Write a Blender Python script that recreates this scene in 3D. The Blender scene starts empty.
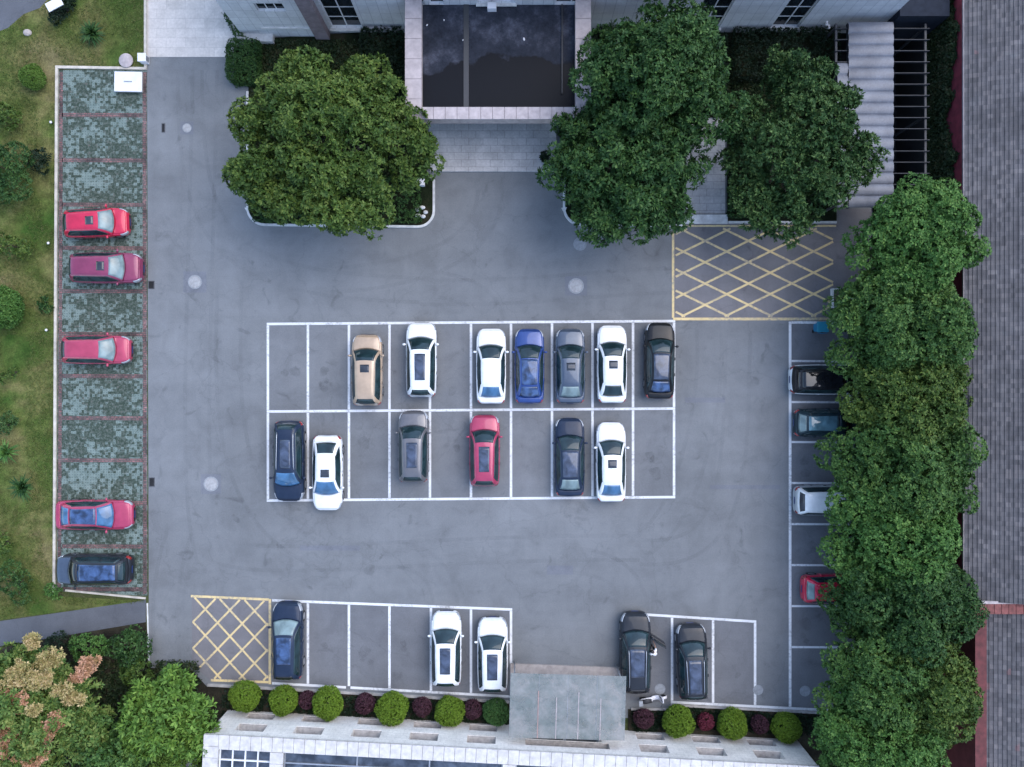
import bpy, bmesh, math, random
import numpy as np
from mathutils import Vector, Matrix, noise

random.seed(7); rng = np.random.default_rng(7)
SC = bpy.context.scene
COL = SC.collection
R = math.radians
PI = math.pi
CAM_H = 50.0
FPX = 800.0

def P(px, py, z=0.0):
    """where the line of sight of a photo point meets the height z (metres)"""
    f = (CAM_H - z) / FPX
    return Vector(((px - 512) * f, (383.5 - py) * f, z))

# ------------------------------------------------------------------ materials
class NT:
    def __init__(s, name):
        s.m = bpy.data.materials.new(name); s.m.use_nodes = True
        s.t = s.m.node_tree; s.n = s.t.nodes; s.l = s.t.links
        s.bsdf = s.n['Principled BSDF']
        s._co = None
    def new(s, kind, **kw):
        nd = s.n.new(kind)
        for k, v in kw.items(): setattr(nd, k, v)
        return nd
    def link(s, a, b): s.l.new(a, b)
    @property
    def co(s):
        if s._co is None: s._co = s.new('ShaderNodeTexCoord')
        return s._co.outputs['Object']
    def noise(s, scale, detail=4, rough=0.55, vec=None, dist=0.0):
        n = s.new('ShaderNodeTexNoise')
        n.inputs['Scale'].default_value = scale; n.inputs['Detail'].default_value = detail
        n.inputs['Roughness'].default_value = rough; n.inputs['Distortion'].default_value = dist
        s.link(vec or s.co, n.inputs['Vector']); return n.outputs['Fac']
    def ramp(s, fac, stops, interp='LINEAR'):
        r = s.new('ShaderNodeValToRGB'); cr = r.color_ramp; cr.interpolation = interp
        while len(cr.elements) > len(stops): cr.elements.remove(cr.elements[-1])
        while len(cr.elements) < len(stops): cr.elements.new(0.5)
        for e, (p, c) in zip(cr.elements, stops):
            e.position = p
            e.color = (c, c, c, 1) if isinstance(c, (int, float)) else (*c, 1)
        s.link(fac, r.inputs['Fac']); return r.outputs['Color']
    def mix(s, fac, a, b, mode='MIX'):
        m = s.new('ShaderNodeMix', data_type='RGBA', blend_type=mode)
        for sock, v in ((m.inputs[0], fac), (m.inputs[6], a), (m.inputs[7], b)):
            if isinstance(v, (int, float)): sock.default_value = v
            elif isinstance(v, tuple): sock.default_value = (*v, 1)
            else: s.link(v, sock)
        return m.outputs[2]
    def math(s, op, a, b=0.0):
        m = s.new('ShaderNodeMath', operation=op)
        for sock, v in zip(m.inputs, (a, b)):
            if isinstance(v, (int, float)): sock.default_value = v
            else: s.link(v, sock)
        return m.outputs[0]
    def bump(s, h, strength=0.3, dist=0.01):
        b = s.new('ShaderNodeBump'); b.inputs['Strength'].default_value = strength
        b.inputs['Distance'].default_value = dist
        s.link(h, b.inputs['Height']); s.link(b.outputs['Normal'], s.bsdf.inputs['Normal'])
    def set(s, **kw):
        for k, v in kw.items():
            k = k.replace('_', ' ')
            sock = s.bsdf.inputs[k]
            if isinstance(v, (int, float)): sock.default_value = v
            elif isinstance(v, tuple): sock.default_value = (*v, 1)
            else: s.link(v, sock)
        return s

MAT = {}
def simple(name, col, rough=0.6, metallic=0.0, var=0.15, scale=3.0, spec=0.5, coat=0.0, bump=0.0):
    """plain material with a little procedural unevenness of its own colour"""
    n = NT(name)
    f = n.noise(scale, 5, 0.6)
    lo = tuple(c * (1 - var) for c in col); hi = tuple(min(1, c * (1 + var)) for c in col)
    n.set(Base_Color=n.ramp(f, [(0.3, lo), (0.7, hi)]), Roughness=rough, Metallic=metallic,
          Specular_IOR_Level=spec, Coat_Weight=coat, Coat_Roughness=0.04)
    if bump: n.bump(n.noise(scale * 8, 3), bump, 0.01)
    MAT[name] = n.m
    return n.m

def m_asphalt(name, base, tint=1.0):
    n = NT(name)
    big = n.ramp(n.noise(0.11, 4, 0.55, dist=0.8), [(0.32, 0.84), (0.68, 1.09)])
    mid = n.ramp(n.noise(0.7, 6, 0.62, dist=0.6), [(0.25, 0.84), (0.5, 1.0), (0.78, 1.13)])
    st = n.new('ShaderNodeMapping'); st.inputs['Scale'].default_value = (0.05, 1.1, 1)
    n.link(n.co, st.inputs['Vector'])
    streak = n.ramp(n.noise(1.0, 5, 0.6, vec=st.outputs[0]), [(0.3, 0.955), (0.7, 1.04)])
    st2 = n.new('ShaderNodeMapping'); st2.inputs['Scale'].default_value = (1.4, 0.06, 1)
    n.link(n.co, st2.inputs['Vector'])
    streak2 = n.ramp(n.noise(1.0, 4, 0.6, vec=st2.outputs[0]), [(0.3, 0.965), (0.7, 1.03)])
    fine = n.ramp(n.noise(14, 4, 0.75), [(0.3, 0.88), (0.7, 1.12)])
    oil = n.ramp(n.noise(0.8, 4, 0.55, dist=1.0), [(0.62, 1.0), (0.74, 0.76)])
    c = n.mix(1.0, base, big, 'MULTIPLY')
    for k in (mid, streak, streak2, fine, oil): c = n.mix(1.0, c, k, 'MULTIPLY')
    # fine cracks
    v = n.new('ShaderNodeTexVoronoi', feature='DISTANCE_TO_EDGE'); v.inputs['Scale'].default_value = 0.16
    wv = n.new('ShaderNodeVectorMath', operation='ADD')
    nz = n.new('ShaderNodeTexNoise'); nz.inputs['Scale'].default_value = 1.3; nz.inputs['Detail'].default_value = 5
    n.link(n.co, nz.inputs['Vector']); n.link(n.co, wv.inputs[0]); n.link(nz.outputs['Color'], wv.inputs[1])
    n.link(wv.outputs[0], v.inputs['Vector'])
    crack = n.ramp(v.outputs['Distance'], [(0.0, 0.88), (0.006, 1.0)])
    c = n.mix(1.0, c, crack, 'MULTIPLY')
    n.set(Base_Color=c, Roughness=0.82, Specular_IOR_Level=0.35)
    n.bump(n.noise(40, 3, 0.7), 0.25, 0.01)
    MAT[name] = n.m
m_asphalt('asphalt', (0.163, 0.169, 0.173))
m_asphalt('hatched_asphalt', (0.162, 0.155, 0.160))
m_asphalt('dark_bay_asphalt', (0.140, 0.142, 0.149))
m_asphalt('patch_asphalt', (0.152, 0.158, 0.175))
m_asphalt('path_asphalt', (0.10, 0.105, 0.118))
m_asphalt('bay_asphalt', (0.152, 0.156, 0.161))

def m_stain(name, col, a0, a1, scale):
    n = NT(name)
    n.set(Base_Color=col, Roughness=0.75, Specular_IOR_Level=0.2, Alpha=n.ramp(n.noise(scale, 5, 0.7), [(0.35, a0), (0.68, a1)])); MAT[name] = n.m
m_stain('tyre_mark', (0.10, 0.103, 0.108), 0.0, 0.10, 0.35)
m_stain('oil_stain', (0.05, 0.05, 0.052), 0.0, 0.20, 1.6)
def m_paint(name, col, wear=0.5):
    n = NT(name)
    f = n.ramp(n.math('ADD', n.math('MULTIPLY', n.noise(6.0, 6, 0.8), 0.65), n.math('MULTIPLY', n.noise(0.6, 3, 0.6), 0.35)), [(wear - 0.05, 0.15), (wear + 0.09, 1.0)])
    g = n.ramp(n.noise(0.8, 3), [(0.3, 0.86), (0.7, 1.05)])
    c = n.mix(f, (0.2, 0.2, 0.2), n.mix(1.0, col, g, 'MULTIPLY'))
    n.set(Base_Color=c, Roughness=0.7); MAT[name] = n.m
m_paint('white_paint', (0.66, 0.66, 0.66), 0.40)
m_paint('yellow_paint', (0.66, 0.50, 0.24), 0.43)

def m_lawn():
    n = NT('lawn')
    a = n.noise(0.22, 5, 0.6, dist=0.5); b = n.noise(1.3, 6, 0.7); c = n.noise(9, 4, 0.75)
    g = n.ramp(a, [(0.36, (0.04, 0.08, 0.015)), (0.47, (0.082, 0.108, 0.027)), (0.57, (0.145, 0.138, 0.05)), (0.72, (0.175, 0.14, 0.075))])
    h = n.ramp(b, [(0.35, 0.62), (0.5, 1.0), (0.68, 1.3)])
    k = n.ramp(c, [(0.3, 0.65), (0.7, 1.35)])
    n.set(Base_Color=n.mix(1.0, n.mix(1.0, g, h, 'MULTIPLY'), k, 'MULTIPLY'), Roughness=0.95, Specular_IOR_Level=0.1)
    n.bump(n.noise(12, 5, 0.8), 0.8, 0.06); MAT['lawn'] = n.m
m_lawn()
def m_ground(name, c0, c1, c2):
    n = NT(name)
    a = n.noise(0.8, 6, 0.65); c = n.noise(11, 4, 0.75)
    g = n.ramp(a, [(0.35, c0), (0.5, c1), (0.68, c2)])
    n.set(Base_Color=n.mix(1.0, g, n.ramp(c, [(0.3, 0.6), (0.7, 1.4)]), 'MULTIPLY'), Roughness=0.95, Specular_IOR_Level=0.1)
    n.bump(c, 0.8, 0.05); MAT[name] = n.m
m_ground('ground', (0.04, 0.055, 0.02), (0.06, 0.07, 0.025), (0.09, 0.08, 0.045))
m_ground('soil', (0.018, 0.016, 0.012), (0.03, 0.026, 0.018), (0.05, 0.045, 0.03))
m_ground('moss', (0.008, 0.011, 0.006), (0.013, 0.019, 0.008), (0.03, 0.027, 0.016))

def m_pavers():
    """grass pavers: pale worn blocks with grass and dirt in between, in blocky patches"""
    n = NT('grass_pavers')
    def cells(size):
        d = n.new('ShaderNodeVectorMath', operation='SCALE'); d.inputs['Scale'].default_value = 1 / size
        n.link(n.co, d.inputs[0])
        fl = n.new('ShaderNodeVectorMath', operation='FLOOR'); n.link(d.outputs[0], fl.inputs[0])
        w = n.new('ShaderNodeTexWhiteNoise', noise_dimensions='2D'); n.link(fl.outputs[0], w.inputs['Vector'])
        fr = n.new('ShaderNodeVectorMath', operation='FRACTION'); n.link(d.outputs[0], fr.inputs[0])
        return w.outputs['Value'], fr.outputs[0]
    w1, f1 = cells(0.165); w2, _ = cells(0.33)
    patch = n.noise(0.75, 4, 0.6)
    s = n.math('ADD', n.math('MULTIPLY', w1, 0.26), n.math('MULTIPLY', w2, 0.16))
    s = n.math('ADD', s, n.math('ADD', n.math('MULTIPLY', patch, 0.80), n.math('MULTIPLY', n.noise(4.5, 4, 0.7), 0.22)))
    s = n.math('ADD', s, n.math('MULTIPLY', n.math('SUBTRACT', n.noise(0.22, 2), 0.5), 0.55))
    bare = n.ramp(s, [(0.70, 0.0), (0.79, 1.0)])
    conc = n.ramp(n.noise(3, 5, 0.7), [(0.3, (0.11, 0.150, 0.132)), (0.7, (0.20, 0.248, 0.222))])
    green = n.ramp(n.noise(6, 5, 0.75), [(0.32, (0.022, 0.036, 0.026)), (0.47, (0.046, 0.064, 0.048)), (0.6, (0.10, 0.122, 0.102)), (0.68, (0.13, 0.085, 0.08))])
    # small holes of the block grid
    sx = n.new('ShaderNodeSeparateXYZ'); n.link(f1, sx.inputs[0])
    def tri(o): return n.math('ABSOLUTE', n.math('SUBTRACT', o, 0.5))
    d = n.math('ADD', tri(sx.outputs[0]), tri(sx.outputs[1]))
    hole = n.ramp(d, [(0.20, 1.0), (0.27, 0.0)])
    c = n.mix(bare, green, conc)
    c = n.mix(n.math('MULTIPLY', hole, 0.6), c, green)
    n.set(Base_Color=c, Roughness=0.92, Specular_IOR_Level=0.2)
    n.bump(n.math('ADD', hole, n.noise(20, 3)), 0.5, 0.03); MAT['grass_pavers'] = n.m
m_pavers()

def m_brick(name, c1, c2, mortar, w, h, msize=0.012, rot=0.0, offset=0.5, axis='XY', var=0.25, rough=0.75, spec=0.4):
    n = NT(name)
    vec = n.co
    if axis != 'XY':
        sp = n.new('ShaderNodeSeparateXYZ'); n.link(vec, sp.inputs[0])
        cb = n.new('ShaderNodeCombineXYZ')
        n.link(sp.outputs[axis[0]], cb.inputs[0]); n.link(sp.outputs[axis[1]], cb.inputs[1]); vec = cb.outputs[0]
    if rot:
        mp = n.new('ShaderNodeMapping'); mp.inputs['Rotation'].default_value = (0, 0, rot)
        n.link(vec, mp.inputs['Vector']); vec = mp.outputs[0]
    b = n.new('ShaderNodeTexBrick'); b.offset = offset
    b.inputs['Color1'].default_value = (*c1, 1); b.inputs['Color2'].default_value = (*c2, 1)
    b.inputs['Mortar'].default_value = (*mortar, 1); b.inputs['Scale'].default_value = 1
    b.inputs['Mortar Size'].default_value = msize; b.inputs['Brick Width'].default_value = w
    b.inputs['Row Height'].default_value = h; b.inputs['Mortar Smooth'].default_value = 0.2
    n.link(vec, b.inputs['Vector'])
    st = n.ramp(n.noise(0.9, 6, 0.65), [(0.3, 1 - var), (0.7, 1 + var * 0.5)])
    st2 = n.ramp(n.noise(7, 5, 0.7), [(0.3, 1 - var * 0.6), (0.7, 1 + var * 0.6)])
    n.set(Base_Color=n.mix(1.0, n.mix(1.0, b.outputs['Color'], st, 'MULTIPLY'), st2, 'MULTIPLY'), Roughness=rough, Specular_IOR_Level=spec)
    n.bump(n.math('SUBTRACT', 1.0, b.outputs['Fac']), 0.4, 0.01); MAT[name] = n.m
def m_roof(name, odd):
    n = NT(name)
    sp = n.new('ShaderNodeSeparateXYZ'); n.link(n.co, sp.inputs[0])
    def cell(sx, sy):
        cb = n.new('ShaderNodeCombineXYZ')
        n.link(n.math('FLOOR', n.math('DIVIDE', sp.outputs[0], sx)), cb.inputs[0]); n.link(n.math('FLOOR', n.math('DIVIDE', sp.outputs[1], sy)), cb.inputs[1])
        w = n.new('ShaderNodeTexWhiteNoise', noise_dimensions='2D'); n.link(cb.outputs[0], w.inputs['Vector']); return w.outputs['Value']
    w = cell(5.2 / 24, 0.27)
    tone = n.ramp(w, [(0.0, (0.076, 0.073, 0.077)), (0.4, (0.096, 0.092, 0.096)), (0.8, (0.115, 0.109, 0.112)), (1.0, (0.15, 0.138, 0.138))])
    patch = n.ramp(n.noise(0.35, 5, 0.65), [(0.3, 0.78), (0.7, 1.15)]); mid = n.ramp(n.noise(1.6, 5, 0.7), [(0.3, 0.75), (0.7, 1.2)])
    odd_p = n.ramp(n.math('MULTIPLY', cell(5.2 / 24 * 1.0, 0.54), n.ramp(n.noise(0.5, 3), [(0.35, 0.9), (0.65, 1.0)])), [(odd + .025, 0.0), (odd + .03, 0.6)])
    red = n.ramp(n.noise(4, 3), [(0.3, (0.17, 0.09, 0.09)), (0.7, (0.23, 0.13, 0.125))])
    lich = n.ramp(n.noise(0.8, 6, 0.75, dist=0.8), [(0.60, 0.0), (0.72, 0.35)])
    c = n.mix(odd_p, tone, red); c = n.mix(lich, c, (0.10, 0.13, 0.135))
    c = n.mix(1.0, n.mix(1.0, c, patch, 'MULTIPLY'), mid, 'MULTIPLY')
    fr = n.math('FRACT', n.math('DIVIDE', sp.outputs[1], 0.27)); joint = n.ramp(fr, [(0.0, 0.72), (0.07, 1.0), (0.93, 1.0), (1.0, 0.8)])
    n.set(Base_Color=n.mix(1.0, c, joint, 'MULTIPLY'), Roughness=0.85, Specular_IOR_Level=0.3)
    n.bump(n.math('ADD', joint, n.noise(9, 4, 0.7)), 0.5, 0.03); MAT[name] = n.m
m_brick('plaza_tiles', (0.52, 0.475, 0.43), (0.60, 0.545, 0.495), (0.44, 0.40, 0.365), 1.2, 0.6, 0.012, var=0.2)
m_brick('entrance_tiles', (0.42, 0.405, 0.395), (0.49, 0.47, 0.455), (0.32, 0.31, 0.305), 0.9, 0.45, 0.02)
m_brick('red_bricks', (0.24, 0.11, 0.105), (0.12, 0.085, 0.08), (0.08, 0.08, 0.07), 0.24, 0.12, 0.02, var=0.75)
m_brick('facade_tiles', (0.58, 0.58, 0.585), (0.64, 0.64, 0.645), (0.42, 0.42, 0.44), 0.6, 0.9, 0.018, offset=0.0, axis='XZ', var=0.14)
m_brick('pale_wall_tiles', (0.80, 0.75, 0.69), (0.84, 0.79, 0.73), (0.66, 0.62, 0.57), 0.45, 0.3, 0.01, axis='XZ', var=0.22)
m_roof('roof_tiles', 0.95)
m_roof('worn_roof_tiles', 0.90)
simple('red_roof_tile', (0.30, 0.09, 0.07), 0.8, var=0.4)
simple('kerb_stone', (0.55, 0.54, 0.52), 0.75, var=0.25, scale=2.5)
simple('cream_kerb', (0.48, 0.43, 0.36), 0.8, var=0.25, scale=2.5)
simple('concrete', (0.33, 0.31, 0.29), 0.85, var=0.25, bump=0.2)
simple('beige_stone', (0.36, 0.31, 0.28), 0.8, var=0.25, bump=0.2)
simple('sill_stone', (0.40, 0.365, 0.34), 0.8, var=0.3, scale=4, bump=0.2)
simple('parapet_cap', (0.105, 0.024, 0.024), 0.8, var=0.35, scale=3)
simple('pink_stone', (0.40, 0.34, 0.33), 0.75, var=0.25)
simple('brown_stone', (0.21, 0.17, 0.18), 0.7, var=0.25)
simple('white_coping', (0.52, 0.485, 0.455), 0.6, var=0.2, scale=3.0)
simple('parapet_tile', (0.40, 0.345, 0.34), 0.7, var=0.18)
simple('white_board', (0.72, 0.70, 0.71), 0.6, var=0.08)
simple('white_metal', (0.70, 0.70, 0.70), 0.4, var=0.05)
simple('dark_metal', (0.03, 0.032, 0.036), 0.5, var=0.1)
simple('dark_recess', (0.022, 0.026, 0.036), 0.9, var=0.2, spec=0.1)
simple('steel', (0.35, 0.36, 0.38), 0.4, 0.6, var=0.15)
simple('rusty_steel', (0.36, 0.22, 0.19), 0.7, var=0.3)
simple('iron', (0.055, 0.055, 0.06), 0.6, var=0.3, scale=8)
simple('cover_concrete', (0.32, 0.315, 0.31), 0.8, var=0.2, scale=6, bump=0.2)
simple('cover_grey', (0.25, 0.26, 0.27), 0.8, var=0.2, scale=6)
simple('maroon_wall', (0.20, 0.028, 0.045), 0.8, var=0.35, scale=2)
simple('red_parapet', (0.13, 0.026, 0.026), 0.8, var=0.3, scale=2)
simple('brick_ridge', (0.18, 0.06, 0.052), 0.85, var=0.4, scale=4)
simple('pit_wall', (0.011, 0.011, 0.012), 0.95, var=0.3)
simple('beam_metal', (0.035, 0.037, 0.043), 0.6, var=0.15)
simple('blue_plastic', (0.01, 0.16, 0.30), 0.45, var=0.1)
simple('teal_plastic', (0.02, 0.20, 0.28), 0.45, var=0.1)
simple('brown_soil', (0.10, 0.075, 0.06), 0.9, var=0.4, scale=8)
simple('bark', (0.075, 0.058, 0.042), 0.9, var=0.4, scale=5, bump=0.5)
simple('rubber', (0.012, 0.012, 0.013), 0.8, var=0.2)
simple('alloy', (0.45, 0.46, 0.48), 0.35, 0.8, var=0.1)
simple('trim_black', (0.014, 0.014, 0.016), 0.5, var=0.1)
simple('chrome', (0.62, 0.63, 0.65), 0.25, 0.9, var=0.05)
simple('lamp_clear', (0.36, 0.38, 0.41), 0.12, 0.2, var=0.1, scale=12, coat=1)
simple('lamp_red', (0.28, 0.012, 0.012), 0.15, var=0.15, scale=12, coat=1)
simple('plate_blue', (0.015, 0.035, 0.14), 0.4, var=0.05)
simple('skin', (0.45, 0.27, 0.19), 0.55, var=0.08)
simple('hair', (0.012, 0.010, 0.009), 0.5, var=0.2)
simple('white_cloth', (0.78, 0.77, 0.76), 0.85, var=0.05)
simple('dark_cloth', (0.02, 0.022, 0.03), 0.85, var=0.15)
simple('seat_black', (0.02, 0.02, 0.022), 0.6, var=0.15)
simple('grey_rock', (0.25, 0.25, 0.26), 0.9, var=0.3, bump=0.4)

def m_glass(name, col, rough=0.05, var=0.35, spec=0.5, scale=1.5, coat=0.0):
    n = NT(name)
    f = n.noise(scale, 3, 0.5, dist=0.4)
    n.set(Base_Color=n.ramp(f, [(0.35, tuple(c * (1 - var) for c in col)), (0.65, tuple(c * (1 + var) for c in col))]),
          Roughness=rough, Specular_IOR_Level=spec, Coat_Weight=coat, Coat_Roughness=0.02); MAT[name] = n.m
m_glass('car_glass', (0.014, 0.030, 0.034))
m_glass('car_glass_pale', (0.17, 0.23, 0.23), 0.08, 0.3)  # light tone; on some rear windows it stands in for reflected sky
m_glass('car_glass_sky_blue', (0.05, 0.13, 0.24), 0.06, 0.35, 0.7)  # blue base colour imitates sky mirrored in the panes
m_glass('pano_glass', (0.045, 0.058, 0.09), 0.06, 0.45, 0.5, scale=2.5, coat=0.4)
m_glass('pano_teal', (0.09, 0.17, 0.20), 0.06, 0.4, 0.8)
m_glass('pano_dark', (0.012, 0.013, 0.015), 0.05, 0.4, 0.6)
m_glass('pano_sky_blue', (0.035, 0.065, 0.14), 0.05, 0.6, 0.5, scale=2.6, coat=0.4)  # blue base colour imitates the sky reflected by roof glass
m_glass('sunroof_glass', (0.035, 0.04, 0.05), 0.06, 0.3)
m_glass('window_glass', (0.012, 0.017, 0.022), 0.06)
m_glass('skylight_glass', (0.055, 0.068, 0.09), 0.12, 0.5, 0.5)

def m_canopy_glass():
    n = NT('canopy_glass')
    dirt = n.ramp(n.noise(1.1, 6, 0.7, dist=0.5), [(0.33, (0.15, 0.18, 0.165)), (0.5, (0.225, 0.24, 0.225)), (0.68, (0.33, 0.32, 0.30))])
    n.set(Base_Color=dirt, Roughness=0.28, Alpha=n.ramp(n.noise(1.6, 5, 0.7), [(0.3, 0.42), (0.7, 0.84)]), Specular_IOR_Level=0.5)
    MAT['canopy_glass'] = n.m
m_canopy_glass()

def m_wetroof():
    n = NT('wet_bitumen')
    sp = n.new('ShaderNodeSeparateXYZ'); n.link(n.co, sp.inputs[0])
    # water stands in the lower, front part of the roof with a wandering shoreline
    shore = n.math('ADD', n.math('MULTIPLY', n.noise(0.42, 4, 0.55), 5.2), n.math('MULTIPLY', sp.outputs[0], 0.13))
    lvl = n.math('SUBTRACT', shore, sp.outputs[1])
    wet = n.ramp(n.math('MULTIPLY', n.math('SUBTRACT', lvl, -1.2), 1.0), [(0.0, 0.0), (0.25, 1.0)])
    dry = n.ramp(n.noise(0.9, 6, 0.7), [(0.3, (0.016, 0.019, 0.026)), (0.5, (0.030, 0.034, 0.046)), (0.72, (0.085, 0.09, 0.115))])
    fl = n.ramp(n.noise(6, 4, 0.8), [(0.3, 0.75), (0.7, 1.25)])
    c = n.mix(wet, n.mix(1.0, dry, fl, 'MULTIPLY'), (0.006, 0.007, 0.010))
    n.set(Base_Color=c, Roughness=n.ramp(wet, [(0, 0.9), (1, 0.4)]), Specular_IOR_Level=0.1); MAT['wet_bitumen'] = n.m
m_wetroof()

def m_corrugated():
    n = NT('corrugated_sheet')
    st = n.ramp(n.noise(0.7, 5, 0.65), [(0.3, (0.10, 0.105, 0.125)), (0.7, (0.18, 0.19, 0.22))])
    sp = n.ramp(n.noise(9, 3, 0.7), [(0.3, 0.85), (0.7, 1.1)])
    n.set(Base_Color=n.mix(1.0, st, sp, 'MULTIPLY'), Roughness=0.5); MAT['corrugated_sheet'] = n.m
m_corrugated()

def m_leaf(name, dark, mid, light, scale=0.6, extra=None):
    n = NT(name)
    g = n.new('ShaderNodeNewGeometry')
    a = n.noise(scale, 4, 0.6)
    s = n.math('ADD', n.math('MULTIPLY', a, 0.66), n.math('MULTIPLY', g.outputs['Random Per Island'], 0.34))
    stops = [(0.28, dark), (0.5, mid), (0.72, light)]
    if extra: stops.append((0.82, extra))
    n.set(Base_Color=n.ramp(s, stops), Roughness=0.6, Specular_IOR_Level=0.22)
    MAT[name] = n.m
m_leaf('leaf_camphor', (0.0233, 0.0530, 0.0097), (0.0529, 0.0972, 0.0162), (0.1217, 0.1656, 0.0323))
m_leaf('leaf_deep', (0.0099, 0.0352, 0.0093), (0.0256, 0.0682, 0.0153), (0.0671, 0.1279, 0.0305))
m_leaf('leaf_rosette', (0.0138, 0.0426, 0.0119), (0.0375, 0.0831, 0.0220), (0.0986, 0.1599, 0.0466))
m_leaf('leaf_bright', (0.0274, 0.0761, 0.0147), (0.0570, 0.1346, 0.0258), (0.1152, 0.2048, 0.0460))
m_leaf('leaf_row', (0.0220, 0.0585, 0.0138), (0.0461, 0.1053, 0.0221), (0.1043, 0.1755, 0.0368))
m_leaf('leaf_fresh', (0.0455, 0.1013, 0.0160), (0.0845, 0.1688, 0.0260), (0.1625, 0.2633, 0.0450))
m_leaf('leaf_lime', (0.055, 0.11, 0.018), (0.085, 0.16, 0.024), (0.135, 0.21, 0.04))
m_leaf('leaf_ball', (0.07, 0.125, 0.012), (0.11, 0.185, 0.015), (0.155, 0.24, 0.024))
m_leaf('leaf_ball_blue', (0.025, 0.075, 0.02), (0.05, 0.12, 0.03), (0.09, 0.165, 0.04))
m_leaf('leaf_red', (0.038, 0.016, 0.022), (0.062, 0.024, 0.034), (0.09, 0.036, 0.05))
m_leaf('leaf_crimson', (0.07, 0.012, 0.022), (0.13, 0.02, 0.036), (0.18, 0.04, 0.06))
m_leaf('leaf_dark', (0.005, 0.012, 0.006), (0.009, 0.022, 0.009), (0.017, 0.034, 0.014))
m_leaf('leaf_peach', (0.2652, 0.1673, 0.0684), (0.4420, 0.2362, 0.1368), (0.5746, 0.3346, 0.2346), 1.5)
m_leaf('leaf_cream', (0.1806, 0.1771, 0.0586), (0.3400, 0.2755, 0.1075), (0.5312, 0.3936, 0.2150), 1.5)
m_leaf('leaf_osmanthus', (0.0390, 0.0878, 0.0200), (0.0910, 0.1553, 0.0320), (0.1950, 0.2295, 0.0600), 1.0)
m_leaf('leaf_ivy', (0.012, 0.024, 0.010), (0.022, 0.042, 0.014), (0.055, 0.055, 0.024), 0.8)
m_leaf('blade', (0.04, 0.085, 0.014), (0.095, 0.13, 0.03), (0.18, 0.17, 0.065), 0.5)

def car_paint(name, col, metallic=0.25):
    n = NT(name)
    f = n.noise(2.0, 3, 0.5)
    dust = n.ramp(f, [(0.35, tuple(c * 0.9 for c in col)), (0.65, tuple(min(1, c * 1.08 + 0.004) for c in col))])
    n.set(Base_Color=dust, Roughness=0.42, Metallic=metallic, Specular_IOR_Level=(0.3 if max(col) > .05 else .14), Coat_Weight=(1.0 if max(col) > .05 else .35), Coat_Roughness=0.05)
    MAT[name] = n.m
car_paint('paint_white', (0.72, 0.72, 0.71), 0.0)
car_paint('paint_silver', (0.42, 0.44, 0.45), 0.3)
car_paint('paint_red', (0.50, 0.008, 0.045), 0.15)
car_paint('paint_crimson', (0.36, 0.03, 0.08), 0.2)
car_paint('paint_maroon', (0.22, 0.028, 0.075), 0.25)
car_paint('paint_rose', (0.40, 0.04, 0.085), 0.2)
car_paint('paint_tan', (0.42, 0.30, 0.20), 0.2)
car_paint('paint_blue', (0.012, 0.045, 0.19), 0.3)
car_paint('paint_navy', (0.012, 0.022, 0.046), 0.0)
car_paint('paint_slate', (0.055, 0.075, 0.11), 0.3)
car_paint('paint_grey', (0.125, 0.12, 0.125), 0.35)
car_paint('paint_black', (0.007, 0.008, 0.010), 0.0)
car_paint('paint_teal', (0.018, 0.035, 0.045), 0.25)
car_paint('paint_graphite', (0.018, 0.021, 0.027), 0.0)

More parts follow.
